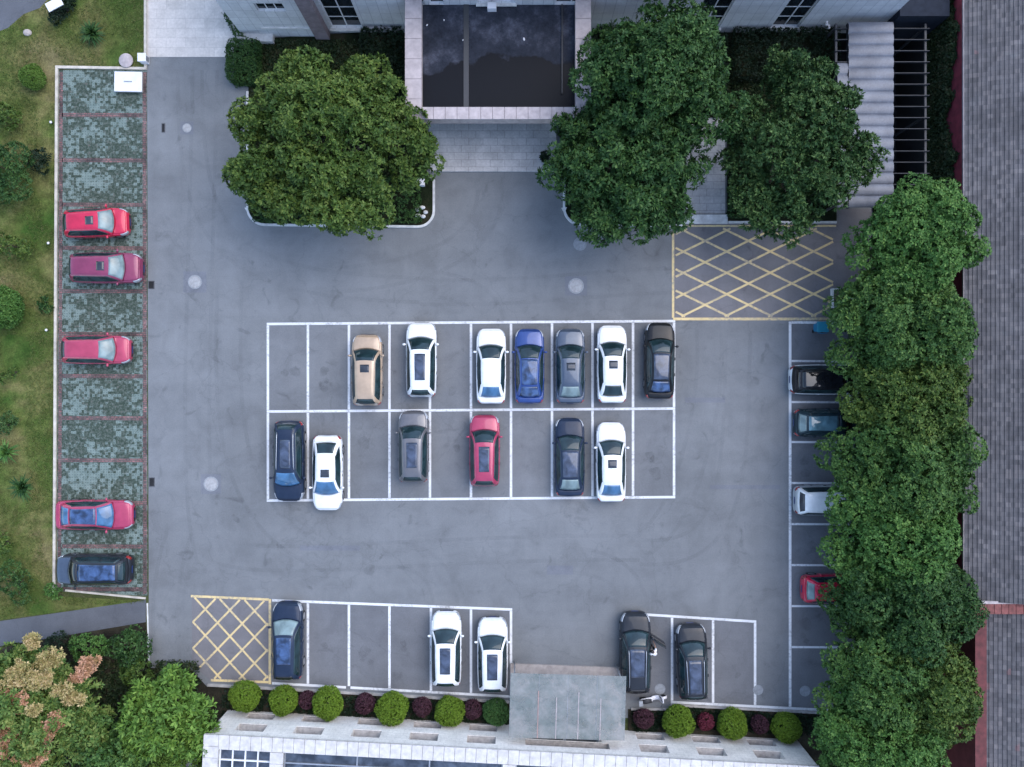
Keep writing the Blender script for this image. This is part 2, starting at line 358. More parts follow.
# ------------------------------------------------------------------ mesh helpers
class MB:
    def __init__(s): s.v = []; s.f = []; s.mi = []; s.cur = 0
    def add(s, vs, fs):
        o = len(s.v); s.v += [tuple(v) for v in vs]
        for f in fs: s.f.append([i + o for i in f]); s.mi.append(s.cur)
        return s
    def box(s, x0, x1, y0, y1, z0, z1):
        vs = [(x, y, z) for z in (z0, z1) for y in (y0, y1) for x in (x0, x1)]
        return s.add(vs, [(0, 2, 3, 1), (4, 5, 7, 6), (0, 1, 5, 4), (2, 6, 7, 3), (0, 4, 6, 2), (1, 3, 7, 5)])
    def prism(s, pts, z0, z1):
        n = len(pts); a = sum(pts[i][0] * pts[(i + 1) % n][1] - pts[(i + 1) % n][0] * pts[i][1] for i in range(n))
        if a < 0: pts = pts[::-1]
        vs = [(p[0], p[1], z0) for p in pts] + [(p[0], p[1], z1) for p in pts]
        return s.add(vs, [list(range(n))[::-1], list(range(n, 2 * n))] + [(i, (i + 1) % n, n + (i + 1) % n, n + i) for i in range(n)])
    def sheet(s, pts, z):
        n = len(pts); a = sum(pts[i][0] * pts[(i + 1) % n][1] - pts[(i + 1) % n][0] * pts[i][1] for i in range(n))
        if a < 0: pts = pts[::-1]
        return s.add([(p[0], p[1], z) for p in pts], [list(range(n))])
    def tube(s, path, radii, n=8):
        path = [Vector(p) for p in path]
        if isinstance(radii, (int, float)): radii = [radii] * len(path)
        vs, fs = [], []
        for i, p in enumerate(path):
            t = (path[min(i + 1, len(path) - 1)] - path[max(i - 1, 0)]).normalized()
            u = t.cross(Vector((0, 0, 1)) if abs(t.z) < 0.9 else Vector((1, 0, 0))).normalized(); w = t.cross(u)
            for k in range(n):
                a = 2 * PI * k / n; vs.append(p + (u * math.cos(a) + w * math.sin(a)) * radii[i])
        for i in range(len(path) - 1):
            for k in range(n):
                fs.append((i * n + k, i * n + (k + 1) % n, (i + 1) * n + (k + 1) % n, (i + 1) * n + k))
        fs.append(list(range(n))[::-1]); fs.append([(len(path) - 1) * n + k for k in range(n)])
        return s.add(vs, fs)
    def lathe(s, prof, c=(0, 0, 0), n=24, axis='Z'):
        vs, fs = [], []
        for r, z in prof:
            for k in range(n):
                a = 2 * PI * k / n
                p = (r * math.cos(a), r * math.sin(a), z)
                if axis == 'Y': p = (p[0], p[2], -p[1])
                vs.append((p[0] + c[0], p[1] + c[1], p[2] + c[2]))
        m = len(prof)
        for i in range(m - 1):
            for k in range(n): fs.append((i * n + k, i * n + (k + 1) % n, (i + 1) * n + (k + 1) % n, (i + 1) * n + k))
        fs.append(list(range(n))[::-1]); fs.append([(m - 1) * n + k for k in range(n)])
        return s.add(vs, fs)
    def ball(s, c, r, n=16, m=10):
        rx, ry, rz = (r, r, r) if isinstance(r, (int, float)) else r
        vs, fs = [], []
        for i in range(1, m):
            t = PI * i / m
            for k in range(n):
                a = 2 * PI * k / n
                vs.append((c[0] + rx * math.sin(t) * math.cos(a), c[1] + ry * math.sin(t) * math.sin(a), c[2] + rz * math.cos(t)))
        top = len(vs); vs += [(c[0], c[1], c[2] + rz), (c[0], c[1], c[2] - rz)]
        for i in range(m - 2):
            for k in range(n): fs.append((i * n + k, (i + 1) * n + k, (i + 1) * n + (k + 1) % n, i * n + (k + 1) % n))
        for k in range(n):
            fs.append((top, k, (k + 1) % n)); b = (m - 2) * n; fs.append((top + 1, b + (k + 1) % n, b + k))
        return s.add(vs, fs)
    def gridsolid(s, G, off=0.006, th=0.014, centre=None):
        """a patch given as rows of points, raised along its normal and given a thickness"""
        nu, nv = len(G), len(G[0]); A = np.array(G, float)
        du = np.gradient(A, axis=0); dv = np.gradient(A, axis=1)
        N = np.cross(du, dv); N /= np.maximum(np.linalg.norm(N, axis=2, keepdims=True), 1e-9)
        c = np.array(centre if centre is not None else (0, 0, 0.6))
        flip = 1
        if np.sum(N * (A - c)) < 0: N = -N; flip = -1
        O = A + N * off; I = A + N * (off - th)
        vs = list(O.reshape(-1, 3)) + list(I.reshape(-1, 3)); k = nu * nv; fs = []
        idx = lambda i, j: i * nv + j
        def q(a, b, c_, d): fs.append((a, b, c_, d) if flip > 0 else (d, c_, b, a))
        for i in range(nu - 1):
            for j in range(nv - 1):
                q(idx(i, j), idx(i + 1, j), idx(i + 1, j + 1), idx(i, j + 1))
                q(k + idx(i, j + 1), k + idx(i + 1, j + 1), k + idx(i + 1, j), k + idx(i, j))
        rim = [idx(0, j) for j in range(nv)] + [idx(i, nv - 1) for i in range(1, nu)] + [idx(nu - 1, j) for j in range(nv - 2, -1, -1)] + [idx(i, 0) for i in range(nu - 2, 0, -1)]
        for a, b in zip(rim, rim[1:] + rim[:1]): q(a, b, k + b, k + a)
        return s.add(vs, fs)
    def mesh(s, name, mats=(), smooth=False):
        me = bpy.data.meshes.new(name); me.from_pydata([tuple(map(float, v)) for v in s.v], [], s.f)
        for m in mats: me.materials.append(MAT[m] if isinstance(m, str) else m)
        me.polygons.foreach_set('material_index', s.mi)
        if smooth: me.polygons.foreach_set('use_smooth', [True] * len(s.f))
        me.update(); return me
    def build(s, name, mat, parent=None, smooth=False, loc=(0, 0, 0)):
        mats = mat if isinstance(mat, (list, tuple)) else [mat]
        return put(name, s.mesh(name, mats, smooth), parent, loc)

def put(name, data, parent=None, loc=(0, 0, 0), rot=None):
    o = bpy.data.objects.new(name, data); COL.objects.link(o)
    if parent: o.parent = parent
    o.location = loc
    if rot: o.rotation_euler = rot
    return o
def empty(name, loc, rz=0.0):
    o = put(name, None, None, loc); o.rotation_euler = (0, 0, rz); o.empty_display_size = 0.3; return o
def tag(o, label, cat, group=None):
    o['label'] = label; o['category'] = cat
    if group: o['group'] = group
    return o
def struct(o, kind='structure'): o['kind'] = kind; return o
def bevel(o, w=0.02, seg=2):
    m = o.modifiers.new('bevel', 'BEVEL'); m.width = w; m.segments = seg; m.limit_method = 'ANGLE'; return o

def pxs(pts): return [(P(*p)[0], P(*p)[1]) for p in pts]
def strip_path(pts, width, z0, z1, mb, closed=False):
    """a kerb or line along a polyline, mitred"""
    pts = [Vector((p[0], p[1])) for p in pts]; n = len(pts); L, Rr = [], []
    for i in range(n):
        a = pts[i - 1] if (i or closed) else None; b = pts[(i + 1) % n] if (i < n - 1 or closed) else None
        d1 = (pts[i] - a).normalized() if a is not None else None; d2 = (b - pts[i]).normalized() if b is not None else None
        if d1 is None: d1 = d2
        if d2 is None: d2 = d1
        t = (d1 + d2).normalized(); nrm = Vector((-t.y, t.x)); k = width / 2 / max(0.4, nrm.dot(Vector((-d1.y, d1.x))))
        L.append(pts[i] + nrm * k); Rr.append(pts[i] - nrm * k)
    m = n if closed else n - 1
    if z1 is None:
        for i in range(m):
            j = (i + 1) % n
            mb.add([(*Rr[i], z0), (*Rr[j], z0), (*L[j], z0), (*L[i], z0)], [(0, 1, 2, 3)])
        return
    vs, fs = [], []
    for i in range(n): vs += [(*L[i], z0), (*Rr[i], z0), (*Rr[i], z1), (*L[i], z1)]
    for i in range(m):
        j = (i + 1) % n
        for k in range(4): fs.append((i * 4 + k, i * 4 + (k + 1) % 4, j * 4 + (k + 1) % 4, j * 4 + k))
    if not closed: fs += [(0, 1, 2, 3), ((n - 1) * 4 + 3, (n - 1) * 4 + 2, (n - 1) * 4 + 1, (n - 1) * 4)]
    mb.add(vs, fs)
def arc(cx, cy, r, a0, a1, n=8): return [(cx + r * math.cos(R(a0 + (a1 - a0) * i / n)), cy + r * math.sin(R(a0 + (a1 - a0) * i / n))) for i in range(n + 1)]

def wall_cells(mb, x0, x1, z0, z1, y_front, depth, holes):
    """a wall in the plane y = y_front (its back at y_front + depth), with real openings, no inner faces"""
    xs = sorted({x0, x1, *[h[0] for h in holes], *[h[1] for h in holes]}); zs = sorted({z0, z1, *[h[2] for h in holes], *[h[3] for h in holes]})
    xs = [x for x in xs if x0 <= x <= x1]; zs = [z for z in zs if z0 <= z <= z1]
    def solid(i, j):
        if i < 0 or j < 0 or i >= len(xs) - 1 or j >= len(zs) - 1: return False
        cx, cz = (xs[i] + xs[i + 1]) / 2, (zs[j] + zs[j + 1]) / 2
        return not any(h[0] < cx < h[1] and h[2] < cz < h[3] for h in holes)
    ya, yb = y_front, y_front + depth
    for i in range(len(xs) - 1):
        for j in range(len(zs) - 1):
            if not solid(i, j): continue
            a, b, c, d = xs[i], xs[i + 1], zs[j], zs[j + 1]
            mb.add([(a, ya, c), (b, ya, c), (b, ya, d), (a, ya, d)], [(0, 1, 2, 3) if depth > 0 else (3, 2, 1, 0)])
            mb.add([(a, yb, c), (b, yb, c), (b, yb, d), (a, yb, d)], [(3, 2, 1, 0) if depth > 0 else (0, 1, 2, 3)])
            for (di, dj, q) in ((-1, 0, [(a, ya, c), (a, ya, d), (a, yb, d), (a, yb, c)]), (1, 0, [(b, ya, c), (b, yb, c), (b, yb, d), (b, ya, d)]),
                                (0, -1, [(a, ya, c), (a, yb, c), (b, yb, c), (b, ya, c)]), (0, 1, [(a, ya, d), (b, ya, d), (b, yb, d), (a, yb, d)])):
                if not solid(i + di, j + dj): mb.add(q, [(0, 1, 2, 3)])

# ------------------------------------------------------------------ foliage
def quick_mesh(name, V, nper, mat):
    """V: (N, nper, 3) separate faces"""
    n = len(V); me = bpy.data.meshes.new(name)
    me.vertices.add(n * nper); me.vertices.foreach_set('co', np.ascontiguousarray(V, dtype=np.float32).ravel())
    me.loops.add(n * nper); me.loops.foreach_set('vertex_index', np.arange(n * nper, dtype=np.int32))
    me.polygons.add(n); me.polygons.foreach_set('loop_start', np.arange(0, n * nper, nper, dtype=np.int32))
    me.polygons.foreach_set('loop_total', np.full(n, nper, dtype=np.int32))
    me.materials.append(MAT[mat]); me.update(calc_edges=True); me.validate(); return me
def unit(a): return a / np.maximum(np.linalg.norm(a, axis=-1, keepdims=True), 1e-9)
def rosettes(C, N, leaves, length, width, tilt=(15, 60), rg=rng, jit=0.25):
    """leaves radiating from each centre C around its normal N: (n*leaves, 4, 3) quads"""
    n = len(C); N = unit(N + rg.normal(0, jit, N.shape))
    ref = np.where(np.abs(N[:, 2:3]) < 0.9, np.array([[0, 0, 1.0]]), np.array([[1.0, 0, 0]]))
    U = unit(np.cross(N, ref)); W = np.cross(N, U)
    out = []
    ph = rg.uniform(0, 2 * PI, (n, 1))
    for k in range(leaves):
        a = ph + 2 * PI * k / leaves + rg.normal(0, 0.3, (n, 1)); e = np.radians(rg.uniform(tilt[0], tilt[1], (n, 1)))
        D = np.cos(e) * (np.cos(a) * U + np.sin(a) * W) + np.sin(e) * N
        S = unit(np.cross(D, N) + rg.normal(0, 0.25, (n, 3)))
        l = length * rg.uniform(0.65, 1.25, (n, 1)); w = width * rg.uniform(0.7, 1.2, (n, 1)) * 0.5
        b = C + D * l * 0.08; t = C + D * l - N * l * 0.12; m = C + D * l * 0.52 + N * l * 0.05
        out.append(np.stack([b, m + S * w, t, m - S * w], axis=1))
    return np.concatenate(out, axis=0)
def dome_points(c, r, n, rg, zsq=1.0, low=-0.35, nz=0.22, freq=0.9, seed=0.0):
    """points with normals on an uneven dome"""
    z = rg.uniform(low, 1.0, n); a = rg.uniform(0, 2 * PI, n); s = np.sqrt(np.maximum(0, 1 - z * z))
    D = np.stack([s * np.cos(a), s * np.sin(a), z], axis=1)
    k = np.array([1 + nz * noise.noise(Vector((d[0] * r * freq + seed + c[0], d[1] * r * freq + c[1], d[2] * r * freq + seed * 0.7))) * 2 for d in D])
    k *= rg.uniform(0.93, 1.03, n)
    Pp = np.array(c) + D * np.array([[r, r, r * zsq]]) * k[:, None]
    return Pp, unit(D * np.array([[1, 1, 1 / zsq]]) + np.array([[0, 0, 0.25]]))
def crown_leaves(lobes, seed, spacing=0.3, leaves=8, length=0.3, width=0.12, tilt=(10, 55), zsq=0.85, nz=0.22):
    rg = np.random.default_rng(seed); Cs, Ns = [], []
    for (x, y, z, r) in lobes:
        for rr, den in ((1.0, 1.0), (0.78, 0.55)):
            n = max(12, int(2 * PI * (r * rr) ** 2 * 1.2 / spacing ** 2 * den))
            a, b = dome_points((x, y, z), r * rr, n, rg, zsq=zsq, seed=seed * 1.37 + x, nz=nz); Cs.append(a); Ns.append(b)
    C = np.concatenate(Cs); N = np.concatenate(Ns)
    # leave out what is buried deep inside another lobe
    keep = np.ones(len(C), bool)
    for (x, y, z, r) in lobes:
        d = np.linalg.norm((C - np.array([x, y, z])) / np.array([1, 1, zsq]), axis=1); keep &= d > r * 0.62
    return rosettes(C[keep], N[keep], leaves, length, width, tilt, rg)
def clumpy_crown(lobes, seed, spacing, leaves, length, width, tilt, nz, cs=0.85, cr=None):
    rg = np.random.default_rng(seed + 500); cl = []
    for (x, y, z, r) in lobes:
        a, _ = dome_points((x, y, z), r * .86, max(6, int(2 * PI * r * r * 1.15 / cs ** 2)), rg, zsq=.85, low=-.25, nz=nz, seed=seed)
        for p in a:
            if all(math.dist(p, (X, Y, Z)) > Rr * .66 or (X, Y, Z) == (x, y, z) for X, Y, Z, Rr in lobes):
                cl.append((p[0], p[1], p[2] + rg.normal(0, .2), cr * rg.uniform(.85, 1.15) if cr else cs * (.30 + .50 * rg.uniform(0, 1))))
    C, N = [], []
    for (x, y, z, r) in cl:
        a, b = dome_points((x, y, z), r, max(7, int(2 * PI * r * r * 1.25 / spacing ** 2)), rg, zsq=.95, low=-.3, nz=.10, seed=seed + x); C.append(a); N.append(b)
    for (x, y, z, r) in lobes:
        a, b = dome_points((x, y, z), r * .64, int(2 * PI * (r * .64) ** 2 * .8 / spacing ** 2), rg, zsq=.85, seed=seed); C.append(a); N.append(b)
    return rosettes(np.concatenate(C), np.concatenate(N), leaves, length, width, tilt, rg)
def auto_lobes(rx, ry, ztop, zlow, seed, n_ring=(7, 5), lobe=0.36, jitter=0.16):
    """lobes of a broad crown (local coordinates, trunk at 0,0)"""
    rg = random.Random(seed); out = []; Rm = (rx + ry) / 2
    lr = lobe * Rm
    out.append((rg.uniform(-.1, .1) * rx, rg.uniform(-.1, .1) * ry, ztop - lr, lr * 1.05))
    for ring, (n, dist) in enumerate(((n_ring[0], 0.70), (n_ring[1], 0.36))):
        ph = rg.uniform(0, 6.28)
        for k in range(n):
            a = ph + 2 * PI * k / n + rg.uniform(-jitter, jitter) * 1.6; d = dist * rg.uniform(1 - jitter, 1 + jitter * 0.8); l = lr * rg.uniform(0.78, 1.12)
            zz = ztop - l - (ztop - zlow) * (d ** 2) * rg.uniform(0.4, 1.0) + rg.uniform(-.35, .25)
            out.append((d * rx * math.cos(a), d * ry * math.sin(a), zz, l))
    return out
def make_tree(name, px, py, zc, rx_px, ry_px, ztop, mat, seed, label, group=None, cat='tree', lobes=None, trunk_r=0.22, spacing=0.3, leaves=8, length=0.3, width=0.12, tilt=(10, 55), lobe=0.36, n_ring=(7, 5), nz=0.22, cs=0.9, cr=None):
    f = (CAM_H - zc) / FPX; c = P(px, py, zc); root = empty(name, (c.x, c.y, 0.0)); rx, ry = rx_px * f, ry_px * f
    lobes = lobes or auto_lobes(rx, ry, ztop, ztop - (ztop - zc) * 1.6, seed, lobe=lobe, n_ring=n_ring)
    V = clumpy_crown(lobes, seed, spacing, leaves, length, width, tilt, nz, cs, cr)
    put('crown', quick_mesh('crown', V, 4, mat), root)
    mb = MB(); rg = random.Random(seed); fork = Vector((rg.uniform(-.15, .15), rg.uniform(-.15, .15), zc * 0.42))
    mb.tube([(0, 0, -0.05), (0.02, 0.01, 0.25), fork * 0.6 + Vector((0, 0, 0.1)), fork], [trunk_r * 1.5, trunk_r * 1.08, trunk_r * 0.92, trunk_r * 0.8], 10)
    for (x, y, z, r) in lobes:
        e = Vector((x, y, z)); mid = fork.lerp(e, 0.5) + Vector((rg.uniform(-.2, .2), rg.uniform(-.2, .2), -0.15))
        mb.tube([fork - Vector((0, 0, 0.1)), mid, e], [trunk_r * 0.55, trunk_r * 0.34, trunk_r * 0.12], 7)
    mb.build('trunk', 'bark', root, True)
    tag(root, label, cat, group); return root
def leaf_ball(name, px, py, r_px, mat, seed, label, cat, group, squash=0.95, dens=0.075, length=0.065):
    f0 = 16.0; r = r_px / f0 * 0.91; z = r * squash * 0.95 + 0.05
    c = P(px, py, z); rg = np.random.default_rng(seed)
    root = empty(name, (c.x, c.y, 0.0))
    n = int(4 * PI * r * r / dens ** 2); Ps, Ns = dome_points((0, 0, z), r, n, rg, zsq=squash, low=-0.9, nz=0.085, freq=1.6, seed=seed)
    P2, N2 = dome_points((0, 0, z), r * 0.9, n // 2, rg, zsq=squash, low=-0.9, nz=0.03, freq=1.6, seed=seed)
    V = rosettes(np.concatenate([Ps, P2]), np.concatenate([Ns, N2]), 5, length * 1.5, length * 0.75, (20, 70), rg, jit=0.35)
    put('foliage', quick_mesh('foliage', V, 4, mat), root)
    mb = MB(); mb.tube([(0, 0, -0.03), (0, 0, z)], [0.06, 0.04], 7)
    for k in range(5):
        a = k * 1.257; mb.tube([(0, 0, z * 0.45), (0.6 * r * math.cos(a), 0.6 * r * math.sin(a), z * 1.05)], [0.03, 0.012], 5)
    mb.build('stem', 'bark', root, True)
    tag(root, label, cat, group); return root
def leaf_blob(pts, seed, spacing=0.2, leaves=6, length=0.2, width=0.09, tilt=(10, 60), zsq=0.8):
    return crown_leaves(pts, seed, spacing, leaves, length, width, tilt, zsq=zsq)
def shrub(name, px, py, z, lobes, mat, seed, label, cat='shrub', group=None, **kw):
    c = P(px, py, z); root = empty(name, (c.x, c.y, 0.0))
    put('foliage', quick_mesh('foliage', leaf_blob(lobes, seed, **kw), 4, mat), root)
    mb = MB()
    for (x, y, zz, r) in lobes: mb.tube([(x * 0.15, y * 0.15, -0.03), (x * 0.6, y * 0.6, zz * 0.5), (x, y, zz)], [0.05, 0.035, 0.012], 6)
    mb.build('stem', 'bark', root, True); tag(root, label, cat, group); return root
def hedge_box(name, pts, h, mat, seed, label, group=None, spacing=0.13, cat='hedge', length=0.13, z0=0.0, wob=0.07):
    """a clipped hedge filling a footprint (world xy, convex): leaves on top and sides"""
    rg = np.random.default_rng(seed); pts = [Vector(p) for p in pts]; n = len(pts)
    ctr = sum(pts, Vector((0, 0))) / n
    root = empty(name, (ctr.x, ctr.y, z0)); loc = [p - ctr for p in pts]
    a2 = sum(loc[i].x * loc[(i + 1) % n].y - loc[(i + 1) % n].x * loc[i].y for i in range(n))
    if a2 < 0: loc = loc[::-1]
    xs = [p.x for p in loc]; ys = [p.y for p in loc]; C = []; N = []
    m = int(abs(max(xs) - min(xs)) * (max(ys) - min(ys)) / spacing ** 2)
    Q = np.stack([rg.uniform(min(xs), max(xs), m), rg.uniform(min(ys), max(ys), m)], axis=1); ins = np.ones(m, bool)
    for i in range(n):
        a, b = loc[i], loc[(i + 1) % n]; ins &= ((b.x - a.x) * (Q[:, 1] - a.y) - (b.y - a.y) * (Q[:, 0] - a.x)) > 0
    Q = Q[ins]
    zz = np.array([h + wob * 2.5 * noise.noise(Vector((q[0] * 0.9 + ctr.x, q[1] * 0.9 + ctr.y, seed))) for q in Q]) + rg.normal(0, 0.03, len(Q))
    C.append(np.column_stack([Q, zz])); N.append(np.tile([[0, 0, 1.0]], (len(Q), 1)))
    C.append(np.column_stack([Q[::2], zz[::2] - 0.12])); N.append(np.tile([[0, 0, 1.0]], (len(Q[::2]), 1)))
    for i in range(n):
        a, b = loc[i], loc[(i + 1) % n]; L = (b - a).length; k = int(L * h / spacing ** 2)
        t = rg.uniform(0, 1, k); s = np.stack([a.x + (b.x - a.x) * t, a.y + (b.y - a.y) * t, rg.uniform(0.02, h, k)], axis=1)
        nr = np.array([(b.y - a.y) / L, -(b.x - a.x) / L, 0.3]); s[:, :2] += nr[:2] * rg.normal(-0.02, 0.05, k)[:, None]
        C.append(s); N.append(np.tile(nr[None], (k, 1)))
    V = rosettes(np.concatenate(C), np.concatenate(N), 5, length, length * 0.5, (15, 65), rg, jit=0.4)
    put('foliage', quick_mesh('foliage', V, 4, mat), root)
    mb = MB()
    for k in range(0, len(Q), max(1, len(Q) // 8)):
        mb.tube([(Q[k][0], Q[k][1], -0.02), (Q[k][0] + 0.05, Q[k][1], h * 0.8)], [0.03, 0.012], 5)
    mb.build('stem', 'bark', root, True); tag(root, label, cat, group); return root
def spiky_plant(name, px, py, r, mat, seed, label, group=None, n=90, z=0.5):
    rg = np.random.default_rng(seed); c = P(px, py, z); root = empty(name, (c.x, c.y, 0)); mb = MB()
    for k in range(n):
        a = rg.uniform(0, 2 * PI); e = R(rg.uniform(5, 80)); l = r * rg.uniform(0.7, 1.1) * (0.75 + 0.25 * math.cos(e)); d = Vector((math.cos(a) * math.cos(e), math.sin(a) * math.cos(e), math.sin(e)))
        s = Vector((-math.sin(a), math.cos(a), 0)) * 0.055; o = Vector((0, 0, 0.35)); p1 = o + d * l * 0.5 + Vector((0, 0, 0.06)); p2 = o + d * l - Vector((0, 0, 0.16 * l))
        mb.add([o - s * .6, o + s * .6, p1 + s, p1 - s], [(0, 1, 2, 3)]); mb.add([p1 - s, p1 + s, p2], [(0, 1, 2)])
    mb.build('frond', mat, root); t = MB(); t.tube([(0, 0, -0.03), (0, 0, 0.36)], [0.13, 0.1], 8); t.build('stem', 'bark', root, True)
    tag(root, label, 'plant', group); return root
# ================================================================== THE SETTING
HX0, HX1, HY0, HY1 = 20.15, 25.75, 11.1, 22.4          # open ramp to a basement under the pergola
g = MB(); B = 1500.0
for (a, b, c, d) in ((-B, HX0, -B, B), (HX1, B, -B, B), (HX0, HX1, -B, HY0), (HX0, HX1, HY1, B)):
    g.sheet([(a, c), (b, c), (b, d), (a, d)], 0.0)
struct(g.build('ground', 'ground'))
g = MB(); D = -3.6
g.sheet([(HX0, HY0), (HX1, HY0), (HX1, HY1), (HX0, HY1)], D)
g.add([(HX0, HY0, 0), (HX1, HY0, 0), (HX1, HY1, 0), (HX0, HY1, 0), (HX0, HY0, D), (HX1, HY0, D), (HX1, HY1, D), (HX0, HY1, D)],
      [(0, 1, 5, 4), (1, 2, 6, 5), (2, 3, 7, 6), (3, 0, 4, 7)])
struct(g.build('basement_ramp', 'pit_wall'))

lawn_pts = [(-400, -300), (145, -300), (145, 68), (57, 68), (54, 596), (147, 601), (60, 612), (0, 620), (-400, 660)]
g = MB(); g.sheet(pxs(lawn_pts), 0.004); struct(g.build('lawn', 'lawn'))
g = MB(); g.sheet(pxs([(-400, 664), (0, 621), (60, 612.5), (146, 600), (146, 622), (56, 637), (0, 646), (-400, 700)]), 0.012); struct(g.build('path', 'path_asphalt'))
g = MB(); g.sheet(pxs([(-400, -300), (52, -300), (47, 0), (40, 8), (24, 14), (8, 28), (0, 31), (-400, 90)]), 0.012); struct(g.build('road', 'path_asphalt'))
g = MB(); g.sheet(pxs([(-400, 702), (0, 646), (56, 637), (146, 622), (149, 668), (190, 669), (212, 690), (236, 700), (200, 1100), (-400, 1100)]), 0.004); struct(g.build('planting_soil', 'soil'))
g = MB(); g.sheet(pxs([(147, 25), (837, 25), (837, 206), (900, 206), (900, 735), (212, 692), (190, 668), (149, 668)]), 0.008); struct(g.build('asphalt', 'asphalt'))
g = MB(); g.sheet(pxs([(147, -300), (226, -300), (226, 0), (240, 42), (237, 57), (147, 57)]), 0.014); struct(g.build('plaza', 'plaza_tiles'))
g = MB(); g.sheet(pxs([(673, 222), (840, 222), (840, 209), (884, 209), (884, 320), (673, 320)]), 0.012)
g.sheet(pxs([(192, 596), (270, 600), (270, 684), (212, 682), (192, 664)]), 0.012); struct(g.build('hatched_pavement', 'hatched_asphalt'))
g = MB()
g.sheet(pxs([(268, 324), (674, 321), (674, 497), (268, 500)]), 0.012)
struct(g.build('bay_pavement', 'bay_asphalt')); g = MB()
g.sheet(pxs([(270, 600), (511, 609), (511, 698), (270, 684)]), 0.012)
g.sheet(pxs([(630, 614), (755, 621), (755, 710), (630, 700)]), 0.012)
g.sheet(pxs([(790, 320.5), (895, 320.5), (895, 722), (790, 712)]), 0.012)
struct(g.build('bay_pavement', 'dark_bay_asphalt'))
# grass-paver parking strip with its brick dividing rows
g = MB(); g.sheet(pxs([(59, 70), (147, 70), (147.5, 596), (57, 591)]), 0.012); struct(g.build('paver_strip', 'grass_pavers'))
g = MB()
for y in (115, 160, 204.5, 248, 291, 334, 376, 418, 460, 503, 546, 589):
    dy = 4 * (y - 70) / 520
    strip_path(pxs([(62, y), (143, y + 0.4)]), 0.26, 0.018, None, g)
strip_path(pxs([(144.6, 72), (145, 594)]), 0.24, 0.018, None, g)
strip_path(pxs([(61.4, 72), (59.4, 590)]), 0.22, 0.018, None, g)
struct(g.build('brick_rows', 'red_bricks'))

g = MB()
for x, y, w, h in ((195, 282, 23, 21), (211, 484, 20, 20), (576, 286, 22, 19), (187, 128, 13, 13), (705, 400, 40, 5), (745, 487, 70, 4), (560, 570, 26, 9), (330, 548, 60, 5)):
    g.sheet(pxs([(x - w / 2, y - h / 2), (x + w / 2, y - h / 2), (x + w / 2, y + h / 2), (x - w / 2, y + h / 2)]), 0.0125)
struct(g.build('asphalt_patches', 'patch_asphalt'))
rgm = random.Random(12); g = MB()
def bez(p, n=26):
    q = []
    for i in range(n + 1):
        t = i / n; a, b, c, d = (1 - t) ** 3, 3 * t * (1 - t) ** 2, 3 * t * t * (1 - t), t ** 3
        q.append((a * p[0][0] + b * p[1][0] + c * p[2][0] + d * p[3][0], a * p[0][1] + b * p[1][1] + c * p[2][1] + d * p[3][1]))
    return q
zt = 0.0090
for p in (((190, 70), (190, 240), (215, 285), (420, 290)), ((420, 292), (560, 296), (650, 270), (760, 285)), ((205, 70), (200, 330), (188, 500), (210, 560)), ((210, 545), (240, 575), (420, 545), (640, 548)),
          ((640, 552), (740, 560), (735, 470), (738, 330)), ((230, 280), (225, 420), (225, 520), (330, 560)), ((440, 285), (470, 290), (488, 300), (491, 322)), ((560, 560), (600, 560), (632, 570), (636, 612)),
          ((400, 555), (430, 560), (444, 575), (446, 610)), ((700, 300), (725, 330), (700, 520), (640, 545)), ((180, 530), (170, 560), (160, 600), (168, 660)), ((490, 190), (490, 240), (440, 275), (330, 280))):
    q = pxs(bez(p))
    for off in (-.76, .76):
        pts = []
        for i in range(len(q)):
            a, b = q[max(0, i - 1)], q[min(len(q) - 1, i + 1)]; dx, dy = b[0] - a[0], b[1] - a[1]; L = math.hypot(dx, dy)
            pts.append((q[i][0] - dy / L * off, q[i][1] + dx / L * off))
        strip_path(pts, .24, zt, None, g); zt += .00012
struct(g.build('tyre_marks', 'tyre_mark'))
g = MB()
for x, y in ((288, 372), (328, 385), (370, 455), (450, 450), (452, 380), (531, 460), (652, 460), (328, 650), (369, 655), (410, 650), (735, 665), (805, 340), (810, 465), (808, 545), (800, 630), (240, 530), (640, 345), (533, 350)):
    for k in range(rgm.randint(1, 3)):
        cx, cy = P(x + rgm.uniform(-7, 7), y + rgm.uniform(-14, 14))[:2]; r = rgm.uniform(.12, .42); n = 14; ph = rgm.uniform(0, 6)
        g.sheet([(cx + r * (1 + .25 * math.sin(2 * a + ph) + .15 * math.sin(5 * a)) * math.cos(a), cy + r * (1 + .2 * math.cos(3 * a + ph)) * math.sin(a)) for a in [2 * PI * i / n for i in range(n)]], 0.0142 + .0002 * k)
struct(g.build('oil_stains', 'oil_stain'))
# planting beds by the upper building
def bed(name, pts, mat, z=0.10):
    g = MB(); g.prism(pxs(pts), -0.05, z); return struct(g.build(name, mat))
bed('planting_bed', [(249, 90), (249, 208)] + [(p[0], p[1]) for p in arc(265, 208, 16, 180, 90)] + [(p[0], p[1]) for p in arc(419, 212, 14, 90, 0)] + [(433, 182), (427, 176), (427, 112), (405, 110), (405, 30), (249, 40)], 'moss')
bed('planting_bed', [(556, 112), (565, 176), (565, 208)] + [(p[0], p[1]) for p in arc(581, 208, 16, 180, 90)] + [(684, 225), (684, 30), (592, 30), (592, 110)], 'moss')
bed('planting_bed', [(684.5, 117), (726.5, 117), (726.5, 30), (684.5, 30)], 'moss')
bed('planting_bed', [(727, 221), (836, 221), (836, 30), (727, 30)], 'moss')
bed('planting_bed', [(208, 685.5), (345, 693), (511, 702.5), (511, 760), (200, 745)], 'soil', 0.06)
bed('planting_bed', [(628, 709), (670, 709), (672, 705), (845, 714.5), (900, 735), (900, 800), (628, 770)], 'soil', 0.06)
